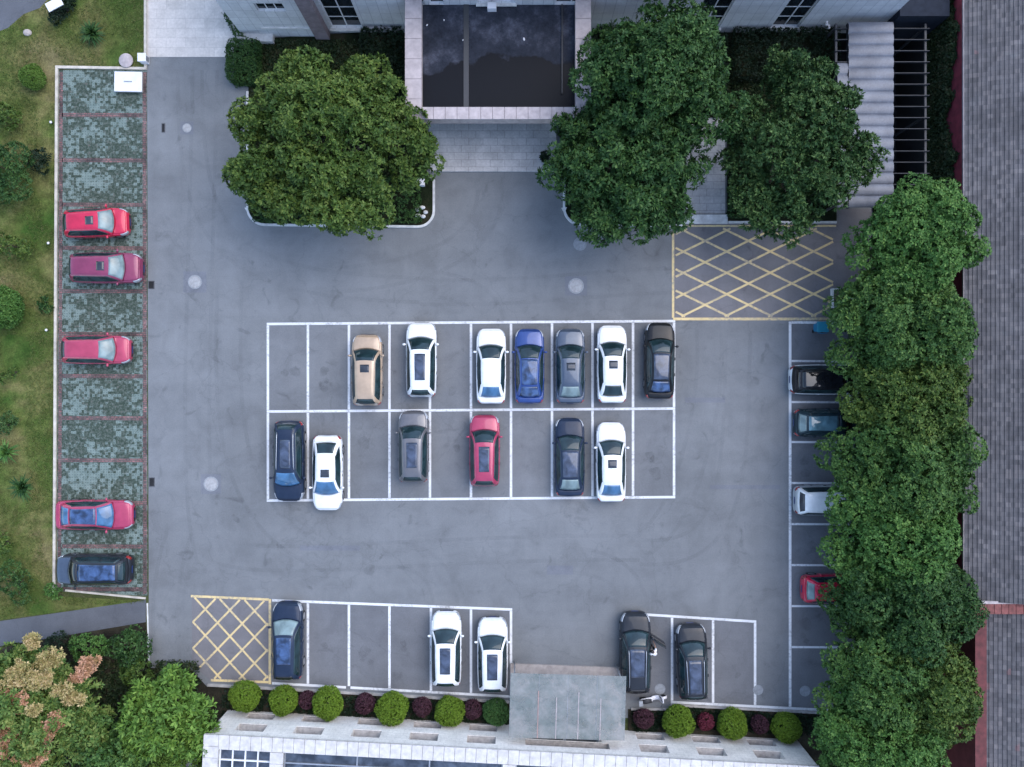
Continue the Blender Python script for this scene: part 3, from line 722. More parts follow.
bed('planting_bed', [(872, 206.5), (928, 207), (928, 800), (905, 800), (890, 700), (882, 500), (882, 330), (880, 322), (880, 206.5)], 'moss', 0.10)
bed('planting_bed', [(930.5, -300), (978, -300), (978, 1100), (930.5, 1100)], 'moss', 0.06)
g = MB(); g.prism(pxs([(686, 118), (725, 118), (725, 214), (686, 214)]), -0.05, 0.06); struct(g.build('walkway', 'entrance_tiles'))
g = MB(); g.prism(pxs([(428, 95), (556, 95), (556, 172), (430, 172)]), -0.05, 0.15); struct(g.build('entrance_step', 'entrance_tiles'))
g = MB(); g.prism(pxs([(684, 215), (727, 215), (727, 224), (684, 224)]), -0.05, 0.16); struct(g.build('walkway_step', 'kerb_stone'))
g = MB(); g.prism(pxs([(510.5, 663), (621, 667), (621, 760), (510.5, 760)]), -0.05, 0.14); struct(g.build('doorstep', 'beige_stone'))

def kerb(pts, mat='kerb_stone', w=0.14, h=0.15, name='kerb'):
    g = MB(); strip_path(pxs(pts), w, -0.05, h, g); return struct(g.build(name, mat))
kerb([(248, 92), (248, 208)] + arc(265, 208, 17, 180, 90) + arc(418, 211, 16, 90, 0) + [(434, 180)])
kerb([(564, 176), (564, 208)] + arc(581, 208, 17, 180, 90) + [(682, 226)])
kerb([(146, -200), (146, 69), (57.5, 67.5), (54.8, 594)], 'cream_kerb', 0.16, 0.12)
kerb([(66, 590), (146, 598)], 'cream_kerb', 0.12, 0.1)
kerb([(147.6, 603), (149.2, 666)], 'kerb_stone', 0.08, 0.06)
kerb([(208, 684.5), (345, 692), (509, 701.5)], 'concrete', 0.16, 0.12)
kerb([(631, 708.6), (669, 708.6), (671.5, 704.5), (880, 715.5)], 'concrete', 0.14, 0.12)
kerb([(728, 222.5), (836, 222.5)], 'kerb_stone', 0.13, 0.13)

# painted markings
wl = MB(); ZP = 0.017
def line(a, b, w=0.155, mb=wl): strip_path(pxs([a, b]), w, ZP, None, mb)
top = lambda x: 324 - 3 * (x - 268) / 406
midl = lambda x: 411.5 - 3 * (x - 268) / 406
bot = lambda x: 500.5 - 3.5 * (x - 268) / 406
vx = [268, 308, 349, 389.5, 430, 471, 511, 552, 592.5, 633, 674]
zz = 0
def seg_h(fn, x0, x1, xs):
    line((x0 - 1.2, fn(x0)), (x1 + 1.2, fn(x1)))
for fn in (top, midl, bot): seg_h(fn, 268, 674, vx)
H = 1.5
for x in vx:
    line((x, top(x) + H), (x, midl(x) - H)); line((x, midl(x) + H), (x, bot(x) - H))
tl = lambda x: 600.2 + 9.2 * (x - 270) / 241
line((272.2, tl(272)), (512.2, tl(512)))
blx = lambda x: 683 + 13.5 * (x - 270) / 241
for x in (308, 349, 389.5, 431, 471, 511): line((x, tl(x) + H), (x, blx(x) - H))
line((272.2, blx(272)), (346, blx(346))); line((350.5, blx(350)), (512, blx(512)))
tr = lambda x: 613.5 + 8 * (x - 630) / 125
line((630, tr(630)), (756.2, tr(756)))
br = lambda x: 702 + 6.8 * (x - 672) / 131
for x in (672, 713, 755): line((x, tr(x) + H), (x, br(x) - H))
line((670.8, br(671)), (832, br(832)))
line((790, 321.6), (790, br(790) - H), 0.17)
for y in (361, 402, 442, 483, 524, 565, 606, 647): line((791.5, y), (892, y + 0.5), 0.13)
line((791.5, 322.4), (892, 323), 0.15)
struct(wl.build('white_markings', 'white_paint'))

def clip(poly, p, d):
    """the part of the line p + t d inside a convex polygon"""
    t0, t1 = -1e9, 1e9; n = len(poly)
    area = sum(poly[i][0] * poly[(i + 1) % n][1] - poly[(i + 1) % n][0] * poly[i][1] for i in range(n))
    q = poly if area > 0 else poly[::-1]
    for i in range(n):
        a, b = q[i], q[(i + 1) % n]; ex, ey = b[0] - a[0], b[1] - a[1]
        num = ex * (p[1] - a[1]) - ey * (p[0] - a[0]); den = ex * d[1] - ey * d[0]
        if abs(den) < 1e-9:
            if num < 0: return None
        else:
            t = -num / den
            if den > 0: t0 = max(t0, t)
            else: t1 = min(t1, t)
    return ((p[0] + t0 * d[0], p[1] + t0 * d[1]), (p[0] + t1 * d[0], p[1] + t1 * d[1])) if t1 > t0 + 0.02 else None
ya, yb = MB(), MB()
Z2 = 0.021
def hatch(poly, node, a, b, nlo, nhi, w):
    for k in range(nlo, nhi):
        s = clip(poly, (node[0] + k * b[0], node[1] + k * b[1]), a)
        if s: strip_path(pxs(s), w, ZP, None, ya)
        s = clip(poly, (node[0] + k * a[0], node[1] + k * a[1]), b)
        if s: strip_path(pxs(s), w, Z2, None, yb)
hatch([(675.6, 228.5), (833, 228.5), (833, 316.5), (675.6, 316.5)], (705, 241), (21.7, 10.6), (-21.7, 10.7), -14, 14, 0.13)
hatch([(193, 597.5), (268, 601), (268, 680.5), (212, 678.5), (193, 661)], (205.4, 609.2), (12.3, 13.5), (-12.3, 12.7), -14, 14, 0.12)
for pts, w in (([(673, 232), (673, 318)], 0.15), ([(673.0, 319), (834, 319)], 0.17), ([(676, 226), (836, 226)], 0.12), ([(191, 596), (269, 599.4)], 0.15), ([(270, 599), (270, 684)], 0.16), ([(211, 680), (268.6, 682)], 0.15)):
    strip_path(pxs(pts), w, 0.025, None, ya)
o = ya.build('yellow_markings', 'yellow_paint'); struct(o)
struct(yb.build('yellow_markings', 'yellow_paint'))

# manhole covers and drain gratings
def manhole(px, py, r, mat, label, square=False):
    c = P(px, py); root = empty('manhole_cover', (c.x, c.y, 0.0)); rr = r / 16
    m = MB(); m.lathe([(rr * 0.86, 0.0), (rr * 0.86, 0.022), (rr * 0.8, 0.026), (rr * 0.3, 0.028), (0.02, 0.028)], n=28)
    for k in (0.35, 0.6): m.lathe([(rr * k, 0.026), (rr * k, 0.033), (rr * (k + .06), 0.033), (rr * (k + .06), 0.026)], n=24)
    m.build('lid', mat, root)
    m = MB(); n = 28; vs = []
    for r_, z in ((rr * 0.88, 0.0), (rr * 0.88, 0.02), (rr * 1.02, 0.02), (rr * 1.05, 0.0)):
        vs += [(r_ * math.cos(2 * PI * k / n), r_ * math.sin(2 * PI * k / n), z) for k in range(n)]
    m.add(vs, [(i * n + k, i * n + (k + 1) % n, (i + 1) * n + (k + 1) % n, (i + 1) * n + k) for i in range(3) for k in range(n)])
    m.build('rim', 'cover_grey', root)
    tag(root, label, 'manhole cover', 'manhole covers in the asphalt')
manhole(187, 128, 4.5, 'cover_concrete', 'small pale round manhole cover beside the upper grating, left of the round tree bed')
manhole(195, 282, 6.8, 'cover_concrete', 'pale manhole cover beside the drain grating nearest the magenta car')
manhole(211, 484, 7.2, 'cover_concrete', 'pale manhole cover in the drive between red sedan and navy off-roader')
manhole(576, 286, 7.6, 'cover_concrete', 'largest pale manhole cover, north of the blue sedan')
manhole(580, 244, 6.4, 'cover_grey', 'dull grey manhole cover just below the tree beside the porch')
manhole(660, 689, 5.2, 'cover_grey', 'grey manhole cover behind the car with an open door')
manhole(758, 690, 5.0, 'cover_grey', 'grey manhole cover on the white line of the empty bay')
manhole(805, 691, 5.2, 'cover_grey', 'grey manhole cover near the low end of the right tree row')
def drain(px, py, w, h, label):
    c = P(px, py); root = empty('drain_grating', (c.x, c.y, 0.0)); w, h = w / 16, h / 16
    m = MB(); t = 0.04
    m.box(-w / 2, w / 2, -h / 2, -h / 2 + t, 0, .035); m.box(-w / 2, w / 2, h / 2 - t, h / 2, 0, .035)
    m.box(-w / 2, -w / 2 + t, -h / 2 + t, h / 2 - t, 0, .035); m.box(w / 2 - t, w / 2, -h / 2 + t, h / 2 - t, 0, .035); m.build('frame', 'iron', root)
    m = MB(); n = 7
    for k in range(n): y = -h / 2 + t + (h - 2 * t) * (k + .25) / n; m.box(-w / 2 + t, w / 2 - t, y, y + (h - 2 * t) / n * .5, 0.012, .030)
    m.sheet([(-w / 2 + t, -h / 2 + t), (w / 2 - t, -h / 2 + t), (w / 2 - t, h / 2 - t), (-w / 2 + t, h / 2 - t)], 0.011)
    m.build('grate', 'rubber', root); tag(root, label, 'drain', 'drain gratings in the asphalt')
drain(163.5, 128, 3.4, 9, 'narrow dark drain grating in the asphalt beside the small manhole')
drain(151.5, 285, 6, 8, 'dark drain grating at the strip edge beside the magenta car')
drain(152, 482, 5.5, 9, 'dark drain grating at the strip edge above the red sedan')

# ------------------------------------------------------------------ upper building
UY = 21.9
ub = empty('tiled_building', (0, UY, 0)); tag(ub, 'pale tiled building with tall dark windows behind the round trees', 'building')
wins = [(-11.1, -9.2, 0.7, 5.6), (-5.85, -5.05, 3.75, 6.0), (-4.75, -3.9, 3.75, 6.0), (-1.95, 0.15, 3.95, 6.0), (2.5, 4.35, 3.75, 6.0), (10.97, 12.75, 0.75, 5.6), (15.9, 17.6, 0.75, 5.6)]
upper = [(a, b, 6.5, 7.6) for (a, b, c, d) in wins]
m = MB(); wall_cells(m, -12.2, 22.7, 0, 8.3, 0.0, 0.35, wins + upper)
m.add([(22.7, 0.35, 0), (22.7, 14, 0), (22.7, 14, 8.3), (22.7, 0.35, 8.3)], [(0, 1, 2, 3)])
m.add([(-12.2, 0.35, 0), (-12.2, 14, 0), (-12.2, 14, 8.3), (-12.2, 0.35, 8.3)], [(3, 2, 1, 0)])
m.build('wall', 'facade_tiles', ub)
m = MB(); m.box(22.703, 25.6, -0.4, 14, 0, 3.2); m.build('side_wing', 'dark_recess', ub)  # near-black matte box filling the dark recess beside the facade
m = MB(); m.box(-12.3, 22.8, -0.12, 14, 8.302, 8.6); m.build('roof', 'concrete', ub)
for k, (a, b, c, d) in enumerate(wins + upper):
    f = MB(); t = 0.07; y0, y1 = 0.14, 0.22
    f.box(a, b, y0, y1, c, c + t); f.box(a, b, y0, y1, d - t, d); f.box(a, a + t, y0, y1, c + t, d - t); f.box(b - t, b, y0, y1, c + t, d - t)
    mid = (a + b) / 2
    if b - a > 1.2: f.box(mid - .035, mid + .035, y0, y1, c + t, d - t)
    n = max(1, int(round((d - c) / 1.3)))
    for i in range(1, n): z = c + (d - c) * i / n; f.box(a + t, b - t, y0 + .012, y1 - .012, z - .035, z + .035)
    fo = f.build('window', 'white_metal', ub)
    p = MB(); p.box(a + .02, b - .02, 0.17, 0.19, c + .02, d - .02); p.build('pane', 'window_glass', fo)
    s = MB(); s.box(a - .12, b + .12, -0.16, 0.13, c - .10, c - .003); s.build('sill', 'kerb_stone', fo)
# left wing
lw = MB(); wall_cells(lw, -16.75, -13.1, 0, 8.3, -0.26, 0.30, [(-14.75, -12.95 - .16, 3.5, 4.45), (-14.75, -13.11, 6.5, 7.6)])
lw.add([(-16.75, 0.04, 0), (-16.75, 14, 0), (-16.75, 14, 8.3), (-16.75, 0.04, 8.3)], [(3, 2, 1, 0)])
lw.box(-13.1, -12.203, -0.26, 0.04, 0, 8.3)
lw.build('wall', 'facade_tiles', ub)
m = MB(); m.box(-16.85, -12.32, -0.38, 14, 8.304, 8.6); m.build('roof', 'concrete', ub)
for (a, b, c, d) in ((-14.75, -13.11, 3.5, 4.45), (-14.75, -13.11, 6.5, 7.6)):
    f = MB(); f.box(a, b, -.14, -.08, c, c + .06); f.box(a, b, -.14, -.08, d - .06, d)
    for i in range(4): x = a + (b - a - .06) * i / 3; f.box(x, x + .06, -.135, -.085, c + .06, d - .06)
    fo = f.build('window', 'white_metal', ub); p = MB(); p.box(a + .01, b - .01, -.12, -.10, c + .02, d - .02); p.build('pane', 'window_glass', fo)
m = MB(); m.box(-15.2, -12.3, -0.36, -0.263, 1.36, 1.46); m.build('string_course', 'kerb_stone', ub)
m = MB(); m.box(-12.2, -11.35, -0.46, -0.003, 0, 8.3); m.build('pilaster', 'brown_stone', ub)
m = MB(); m.box(-17.05, -14.8, -0.75, -0.263, 0.0, 0.55); m.build('plinth', 'kerb_stone', ub)
m = MB(); m.box(-8.9, -7.4, -0.14, -0.003, 0.6, 0.9); m.build('ledge', 'facade_tiles', ub)
for (x, z) in ((19.35, 1.15), (19.05, 1.6)):
    m = MB(); m.box(x - .06, x + .06, -0.10, -0.003, z - .05, z + .05); m.ball((x, -0.18, z), 0.09, 10, 6); bevel(m.build('wall_lamp', 'white_board', ub), .01)

# entrance porch with a sunken wet roof
px0, px1 = P(405, 0, 4.5).x, P(591, 0, 4.5).x
xin0, xin1 = P(421.5, 0, 4.5).x, P(575.5, 0, 4.5).x
yf, yfi = P(0, 119, 4.5).y, P(0, 107, 4.5).y
po = empty('entrance_porch', ((px0 + px1) / 2, yf, 0)); ox, oy = (px0 + px1) / 2, yf
tag(po, 'flat roofed entrance porch with stone parapet and dark wet roof', 'porch')
X0, X1, A0, A1, D1, DB = px0 - ox, px1 - ox, xin0 - ox, xin1 - ox, yfi - yf, UY - yf - 0.004
m = MB()
def tiles_x(m, x0, x1, y0, y1, z0, z1, n, gap=0.022):
    w = (x1 - x0) / n
    for k in range(n): m.box(x0 + k * w + gap / 2, x0 + (k + 1) * w - gap / 2, y0, y1, z0, z1)
def tiles_y(m, x0, x1, y0, y1, z0, z1, n, gap=0.022):
    w = (y1 - y0) / n
    for k in range(n): m.box(x0, x1, y0 + k * w + gap / 2, y0 + (k + 1) * w - gap / 2, z0, z1)
tiles_x(m, A0, A1, 0, D1, 4.35, 4.5, 13); tiles_y(m, X0, A0, 0, DB, 4.35, 4.5, 6); tiles_y(m, A1, X1, 0, DB, 4.35, 4.5, 6)
m.build('coping', 'parapet_tile', po)
m = MB(); e = 0.05
m.box(X0 + e, X1 - e, e, D1 - .02, 3.55, 4.347); m.box(X0 + e, A0 - .02, D1 - .017, DB, 3.55, 4.347); m.box(A1 + .02, X1 - e, D1 - .017, DB, 3.55, 4.347)
m.build('parapet', 'pink_stone', po)
m = MB(); m.box(A0 - .017, A1 + .017, D1 - .014, DB, 3.45, 3.75); m.build('roof', 'wet_bitumen', po)
m = MB(); m.box(A0 + 2.35, A0 + 2.65, D1, DB - .01, 3.752, 3.80); m.box(A1 - .75, A1 - .7, D1 + 1, DB - .01, 3.752, 3.9); m.build('roof_seam', 'dark_metal', po)
m = MB(); m.box(-0.62, -0.1, DB - .42, DB - .05, 3.752, 4.2); bevel(m.build('roof_box', 'white_board', po), .02)
for (x, y) in ((X0 + .6, 2.2), (X1 - .6, 2.2), (X0 + .5, DB - .8), (X1 - .5, DB - .8)):
    m = MB(); m.lathe([(0.30, 0.0), (0.30, 0.3), (0.22, 0.34), (0.21, 3.2), (0.3, 3.3), (0.3, 3.55)], (x, y, 0), 20); m.build('column', 'pink_stone', po, True)
m = MB(); m.box(-1.6, 1.6, DB - .06, DB - .002, .16, 2.7); dd = m.build('door', 'steel', po)
m = MB(); m.box(-1.5, -.05, DB - .075, DB - .063, .25, 2.6); m.box(.05, 1.5, DB - .075, DB - .063, .25, 2.6); m.build('pane', 'window_glass', dd)
for (px_, py_, lx) in ((420, 23, 0), (440, 15, 0), (463, 40, 0), (524, 38, 0)):
    pass
rg0 = random.Random(3)
for (px_, py_, r_) in ((427, 25, .07), (444, 20, .06), (463, 40, .06), (524, 39, .10)):
    c = P(px_, py_, 3.76); mm = MB(); mm.lathe([(r_, 0), (r_ * .9, .02), (r_ * .3, .04)], n=7); o = mm.build('paper_scrap', 'white_board', None, loc=(c.x, c.y, 3.752)); o.rotation_euler.z = rg0.uniform(0, 3)
    o.scale = (1, 0.6, 1)
    tag(o, {427: 'small white scrap on the porch roof, nearest its left parapet', 444: 'small white scrap at the wall edge of the porch roof, second from left', 463: 'small white scrap on the dark seam of the porch roof', 524: 'largest white scrap lying mid porch roof'}[px_], 'litter', 'scraps on the porch roof')

# pergola over the basement ramp
pz = 2.8; pg0 = P(836, 206, pz); pgx1 = P(931, 0, pz).x; py1 = P(0, 21, pz).y; py0 = P(0, 207, pz).y
pg = empty('pergola', (pg0.x, py0, 0)); tag(pg, 'pergola of thin dark beams carrying a strip of pale corrugated sheets', 'pergola')
W, Lg = pgx1 - pg0.x, py1 - py0
xa, xb = P(849, 0, pz).x - pg0.x, P(894, 0, pz).x - pg0.x
pitch = 0.66; nb = int(Lg / pitch) + 1
for k in range(nb):
    y = 0.05 + k * pitch
    m = MB(); m.box(0, W, y - .014, y + .014, pz - .32, pz - .14); m.build('beam', 'beam_metal', pg)
for x in (0.15, xa + .1, xb - .1, W - .15):
    m = MB(); m.box(x - .06, x + .06, 0, Lg, pz - .5, pz - .323); m.build('girder', 'beam_metal', pg)
for x, zb in ((0.15, 0.0), (W - .15, -3.6)):
    for y in (0.2, Lg / 2, Lg - .2):
        m = MB(); m.box(x - .06, x + .06, y - .06, y + .06, zb, pz - .503); m.build('post', 'beam_metal', pg)
def wavy(x0, x1, y0, y1, z, pit, amp, ny=8):
    n = int((y1 - y0) / pit); G = []
    tot = n * ny
    for j in range(tot + 1):
        y = y0 + (y1 - y0) * j / tot; ph = (j / ny) % 1.0
        G.append([(x0 + (x1 - x0) * i / 6, y, z + amp * math.sin(PI * ph) ** 0.6) for i in range(7)])
    return G
m = MB(); m.gridsolid(wavy(xa, xb, 0.0, Lg, pz - .12, pitch, .11), 0.0, 0.012, (xa, Lg / 2, -50)); m.build('roof_sheet', 'corrugated_sheet', pg)
m = MB(); m.gridsolid(wavy(P(838, 0, pz).x - pg0.x, xa - .03, 0.0, Lg * 0.78, pz - .135, pitch, .08), 0.0, 0.012, (xa, Lg / 2, -50)); m.build('roof_sheet', 'corrugated_sheet', pg)

# ------------------------------------------------------------------ long roofed building on the right
def stepped_roof(x0, z0, run, rise, y0, y1, n, th=0.032, rg=None):
    """tile courses as overlapping planks parallel to the eave"""
    m = MB(); dx, dz = run / n, rise / n
    for k in range(n):
        a, b = x0 + k * dx - 0.03, x0 + (k + 1) * dx + 0.02; za, zb = z0 + k * dz + th, z0 + (k + 1) * dz + th * .2
        m.add([(a, y0, za - th * .9), (b, y0, zb - th * .9), (b, y1, zb - th * .9), (a, y1, za - th * .9), (a, y0, za), (b, y0, zb), (b, y1, zb), (a, y1, za)],
              [(3, 2, 1, 0), (4, 5, 6, 7), (0, 1, 5, 4), (1, 2, 6, 5), (2, 3, 7, 6), (3, 0, 4, 7)])
    return m
EZ = 3.9; ex = P(965, 0, EZ).x; yn, ys = 32.0, P(0, 600, EZ).y
rb = empty('long_tiled_house', (ex, 0, 0)); tag(rb, 'long maroon walled house with a large grey tiled roof', 'house')
m = MB(); m.box(26.1 - ex, 8.6, ys, yn, 0, EZ - .05); m.build('wall', 'maroon_wall', rb)
RUN = 5.2
m = stepped_roof(-0.04, EZ, RUN, 1.7, ys, yn, 24); ro = m.build('roof', 'roof_tiles', rb)
m = stepped_roof(0, 0, RUN, 1.7, ys, yn, 24); o = m.build('roof', 'roof_tiles', rb, loc=(2 * RUN - .08, 0, EZ)); o.scale = (-1, 1, 1)
m = MB(); m.tube([(RUN - .04, ys, EZ + 1.72), (RUN - .04, yn, EZ + 1.72)], .16, 10); m.build('ridge', 'roof_tiles', rb)
m = MB(); m.box(-0.10, -0.075, ys, yn, EZ - .12, EZ + .03); m.build('gutter', 'pink_stone', rb)
# lower house with brick parapets
qx0, qx1 = P(976, 0, 4.4).x, P(986, 0, 4.4).x; qy = P(0, 601, 4.4).y; qyi = P(0, 613, 4.4).y
lb = empty('walled_tile_house', (qx0, qy, 0)); tag(lb, 'low grey tiled house behind a red brick parapet', 'house')
pw = qx1 - qx0; LY = -22.0
m = MB(); m.box(0, pw, LY, qyi - qy, 0, 4.3); m.box(0, 11, qyi - qy + .002, -0.16, 0, 4.3); m.build('wall', 'red_parapet', lb)
m = MB(); m.box(-.04, pw + .04, LY, qyi - qy - .08, 4.303, 4.4); m.build('parapet', 'parapet_cap', lb)
m = MB(); tiles_x(m, .2, 11, qyi - qy - .06, -.16, 4.303, 4.42, 26, .03); m.build('ridge', 'brick_ridge', lb)
m = MB(); m.box(.2, 11, -.157, -.002, 4.3, 4.45); m.build('coping', 'pink_stone', lb)
m = stepped_roof(pw + .05, 3.75, 6.5, 1.5, LY, qyi - qy - .1, 28); m.build('roof', 'worn_roof_tiles', lb)
# grey lean-to by its foot
m = MB(); m.box(0, 0.7, 0, 6.0, 0, 1.9); m.prism([(-.1, -.1), (.8, -.1), (.8, 6.1), (-.1, 6.1)], 1.903, 1.98)
o = m.build('garden_wall', 'cover_grey', None, loc=(P(968, 0, 1.9).x, P(0, 775, 1.9).y, 0)); tag(o, 'grey capped wall squeezed between the lower trees and the red parapet', 'wall')
# climbing green on the maroon wall
rg = np.random.default_rng(5); n = 9000
yy = rg.uniform(P(0, 215).y, 24, n); z = rg.uniform(0.05, 3.75, n)
edge = np.array([2.5 + 1.6 * noise.noise(Vector((y * 0.35, 3.3, 0))) + 0.7 * noise.noise(Vector((y * 1.4, 1.3, 0))) for y in yy])
k = z < edge; yy, z = yy[k], z[k]
C = np.column_stack([26.06 - rg.uniform(0, 0.22, len(z)), yy, z]); N = np.tile([[-1, 0, 0.5]], (len(z), 1))
iv = empty('climbing_ivy', (26.0, 16, 0))
V = rosettes(C - np.array([26.0, 16, 0]), N, 4, 0.2, 0.12, (5, 60), rg, jit=.5); put('foliage', quick_mesh('foliage', V, 4, 'leaf_ivy'), iv)
m = MB()
for k in range(26): y = rg.uniform(-5, 8); m.tube([(0.06, y, 0), (0.07, y + .3, 1.2), (0.06, y + rg.uniform(-.5, .5), 2.6)], .015, 5)
m.build('stem', 'bark', iv); tag(iv, 'dark ivy climbing the maroon wall beside the pergola', 'ivy')

# ------------------------------------------------------------------ lower building
bo = P(250, 710.5); ANG = R(-3.0)
lo = empty('white_tiled_building', (bo.x, bo.y, 0), ANG); tag(lo, 'low white tiled building with deep set slots and glass roof lights', 'building')
XL, XR, WH = -1.35, 34.2, 3.6
slots = []
for k in (0, 1, 2, 3, 4, 7, 8, 9):
    a = 0.0 + 3.43 * k; slots += [(a + .05, a + 1.75, 0.35, 1.15), (a, a + 1.7, 1.85, 2.85)]
slots += [(17.2, 22.2, 1.95, 2.75), (17.6, 21.8, 0.145, 1.9)]
m = MB(); wall_cells(m, XL, XR, 0, WH, 0.0, -0.62, slots)
m.add([(XL, -.62, 0), (XL, -12, 0), (XL, -12, WH), (XL, -.62, WH)], [(0, 1, 2, 3)]); m.add([(XR, -.62, 0), (XR, -12, 0), (XR, -12, WH), (XR, -.62, WH)], [(3, 2, 1, 0)])
m.build('wall', 'pale_wall_tiles', lo)
for (a, b, c, d) in slots:
    if c < .2: continue
    f = MB(); f.box(a - .01, b + .01, -.66, -.625, c - .05, d + .05); fo = f.build('window', 'cover_grey', lo)
    s = MB(); s.box(a + .003, b - .003, -.62, -.03, c + .003, c + .07); s.build('sill', 'sill_stone', fo)
m = MB(); m.box(17.6, 21.8, -.70, -.63, .14, 1.95); dd = m.build('door', 'steel', lo)
m = MB(); m.box(17.75, 19.6, -.628, -.615, .25, 1.85); m.box(19.8, 21.65, -.628, -.615, .25, 1.85); m.build('pane', 'window_glass', dd)
# coping (tiles) all round and across
m = MB(); cw = 0.78
tiles_x(m, XL + cw + .01, XR, -cw + .06, .10, WH + .003, 3.8, 56, .02)
tiles_y(m, XL - .08, XL + cw, -12, .10, WH + .003, 3.8, 18, .02)
for x in (2.45, 15.9, 25.0): tiles_y(m, x, x + .75, -12, -cw + .04, WH + .003, 3.8, 17, .02)
m.build('coping', 'white_coping', lo)
m = MB(); m.box(XL + .1, XR - .1, -12, -cw - .5, 2.4, 2.6); m.build('roof', 'concrete', lo)
for (a, b, kind) in ((XL + cw, 2.45, 0), (3.2, 15.9, 1), (16.65, 25.0, 1), (25.75, XR - .02, 1)):
    y1 = -cw + .05
    m = MB(); m.box(a, b, -12, y1 - .02, 3.42, 3.45); so = m.build('skylight', 'skylight_glass', lo)
    f = MB(); n = 4 if kind == 0 else max(2, int((b - a) / 3.2))
    for i in range(n + 1): x = a + (b - a - .08) * i / n; f.box(x, x + .08, -12, y1 - .02, 3.452, 3.53)
    for j in range(8): y = y1 - .65 - j * 1.0; f.box(a, b, y - .08, y, 3.455, 3.545)
    f.build('frame', 'white_metal' if kind == 0 else 'steel', so)

# glass canopy over its door
cz = 3.0; c0, c1 = P(510.5, 673, cz), P(626.5, 676, cz); cl = P(513, 734, cz)
ca = empty('glass_canopy', (c0.x, c0.y, 0), R(-1.6)); tag(ca, 'dusty greenish glass canopy with rusty ribs above the doorway', 'canopy')
cw_, cd = (c1 - c0).length, c0.y - cl.y + .2
npan = 4
for i in range(npan):
    a, b = cw_ * i / npan, cw_ * (i + 1) / npan
    m = MB(); m.box(a + .008, b - .008, -cd, 0, cz - .012, cz); m.build('glass_panel', 'canopy_glass', ca)
for i, x in enumerate((1.68, 2.75, 4.05, 5.35)):
    m = MB(); m.box(x - .022, x + .022, -cd, -1.0 - .35 * (i % 2), cz + .003, cz + .022); m.build('rib', 'rusty_steel' if i in (0,) else 'pink_stone', ca)
for i in range(npan + 1):
    x = min(max(cw_ * i / npan, .04), cw_ - .04); m = MB(); m.box(x - .03, x + .03, -cd, -.05, cz - .16, cz - .015); m.build('beam', 'steel', ca)
for y in (-.3, -2.0):
    m = MB(); m.box(0.02, cw_ - .02, y - .03, y + .03, cz - .22, cz - .163); m.build('cross_bar', 'steel', ca)
for x in (0.25, cw_ - .25):
    m = MB(); m.tube([(x, -.3, 0.14), (x, -.3, cz - .2)], .05, 10); m.build('post', 'steel', ca, True)

# ================================================================== CARS
def hermite(tab):
    xs = [t[0] for t in tab]; ys = [t[1] for t in tab]
    if xs[0] > xs[-1]: xs, ys = xs[::-1], ys[::-1]
    n = len(xs); d = [(ys[i + 1] - ys[i]) / (xs[i + 1] - xs[i]) for i in range(n - 1)]; mm = [d[0]] + [0 if d[i - 1] * d[i] <= 0 else 2 * d[i - 1] * d[i] / (d[i - 1] + d[i]) for i in range(1, n - 1)] + [d[-1]]
    def f(x):
        x = min(max(x, xs[0]), xs[-1]); i = max(0, min(n - 2, int(np.searchsorted(xs, x)) - 1)); h = xs[i + 1] - xs[i]; t = (x - xs[i]) / h
        return (2 * t ** 3 - 3 * t * t + 1) * ys[i] + (t ** 3 - 2 * t * t + t) * h * mm[i] + (-2 * t ** 3 + 3 * t * t) * ys[i + 1] + (t ** 3 - t * t) * h * mm[i + 1]
    return f
KINDS = {
    #          L     W     roof  belt  x0    x1    x2     x3    deck  wr
    'sedan': (4.75, 1.84, 1.45, 0.95, 1.18, 0.38, -1.25, -1.92, 1.00, 0.545),
    'suv':   (4.62, 1.88, 1.68, 1.08, 1.22, 0.50, -1.80, -2.16, 1.04, 0.565),
    'hatch': (4.05, 1.76, 1.52, 0.98, 1.12, 0.40, -1.45, -1.86, 1.00, 0.53),
    'mpv':   (4.75, 1.86, 1.74, 1.05, 1.55, 0.72, -2.00, -2.26, 1.04, 0.62),
}
SHAPES = {}
class CarShape: pass
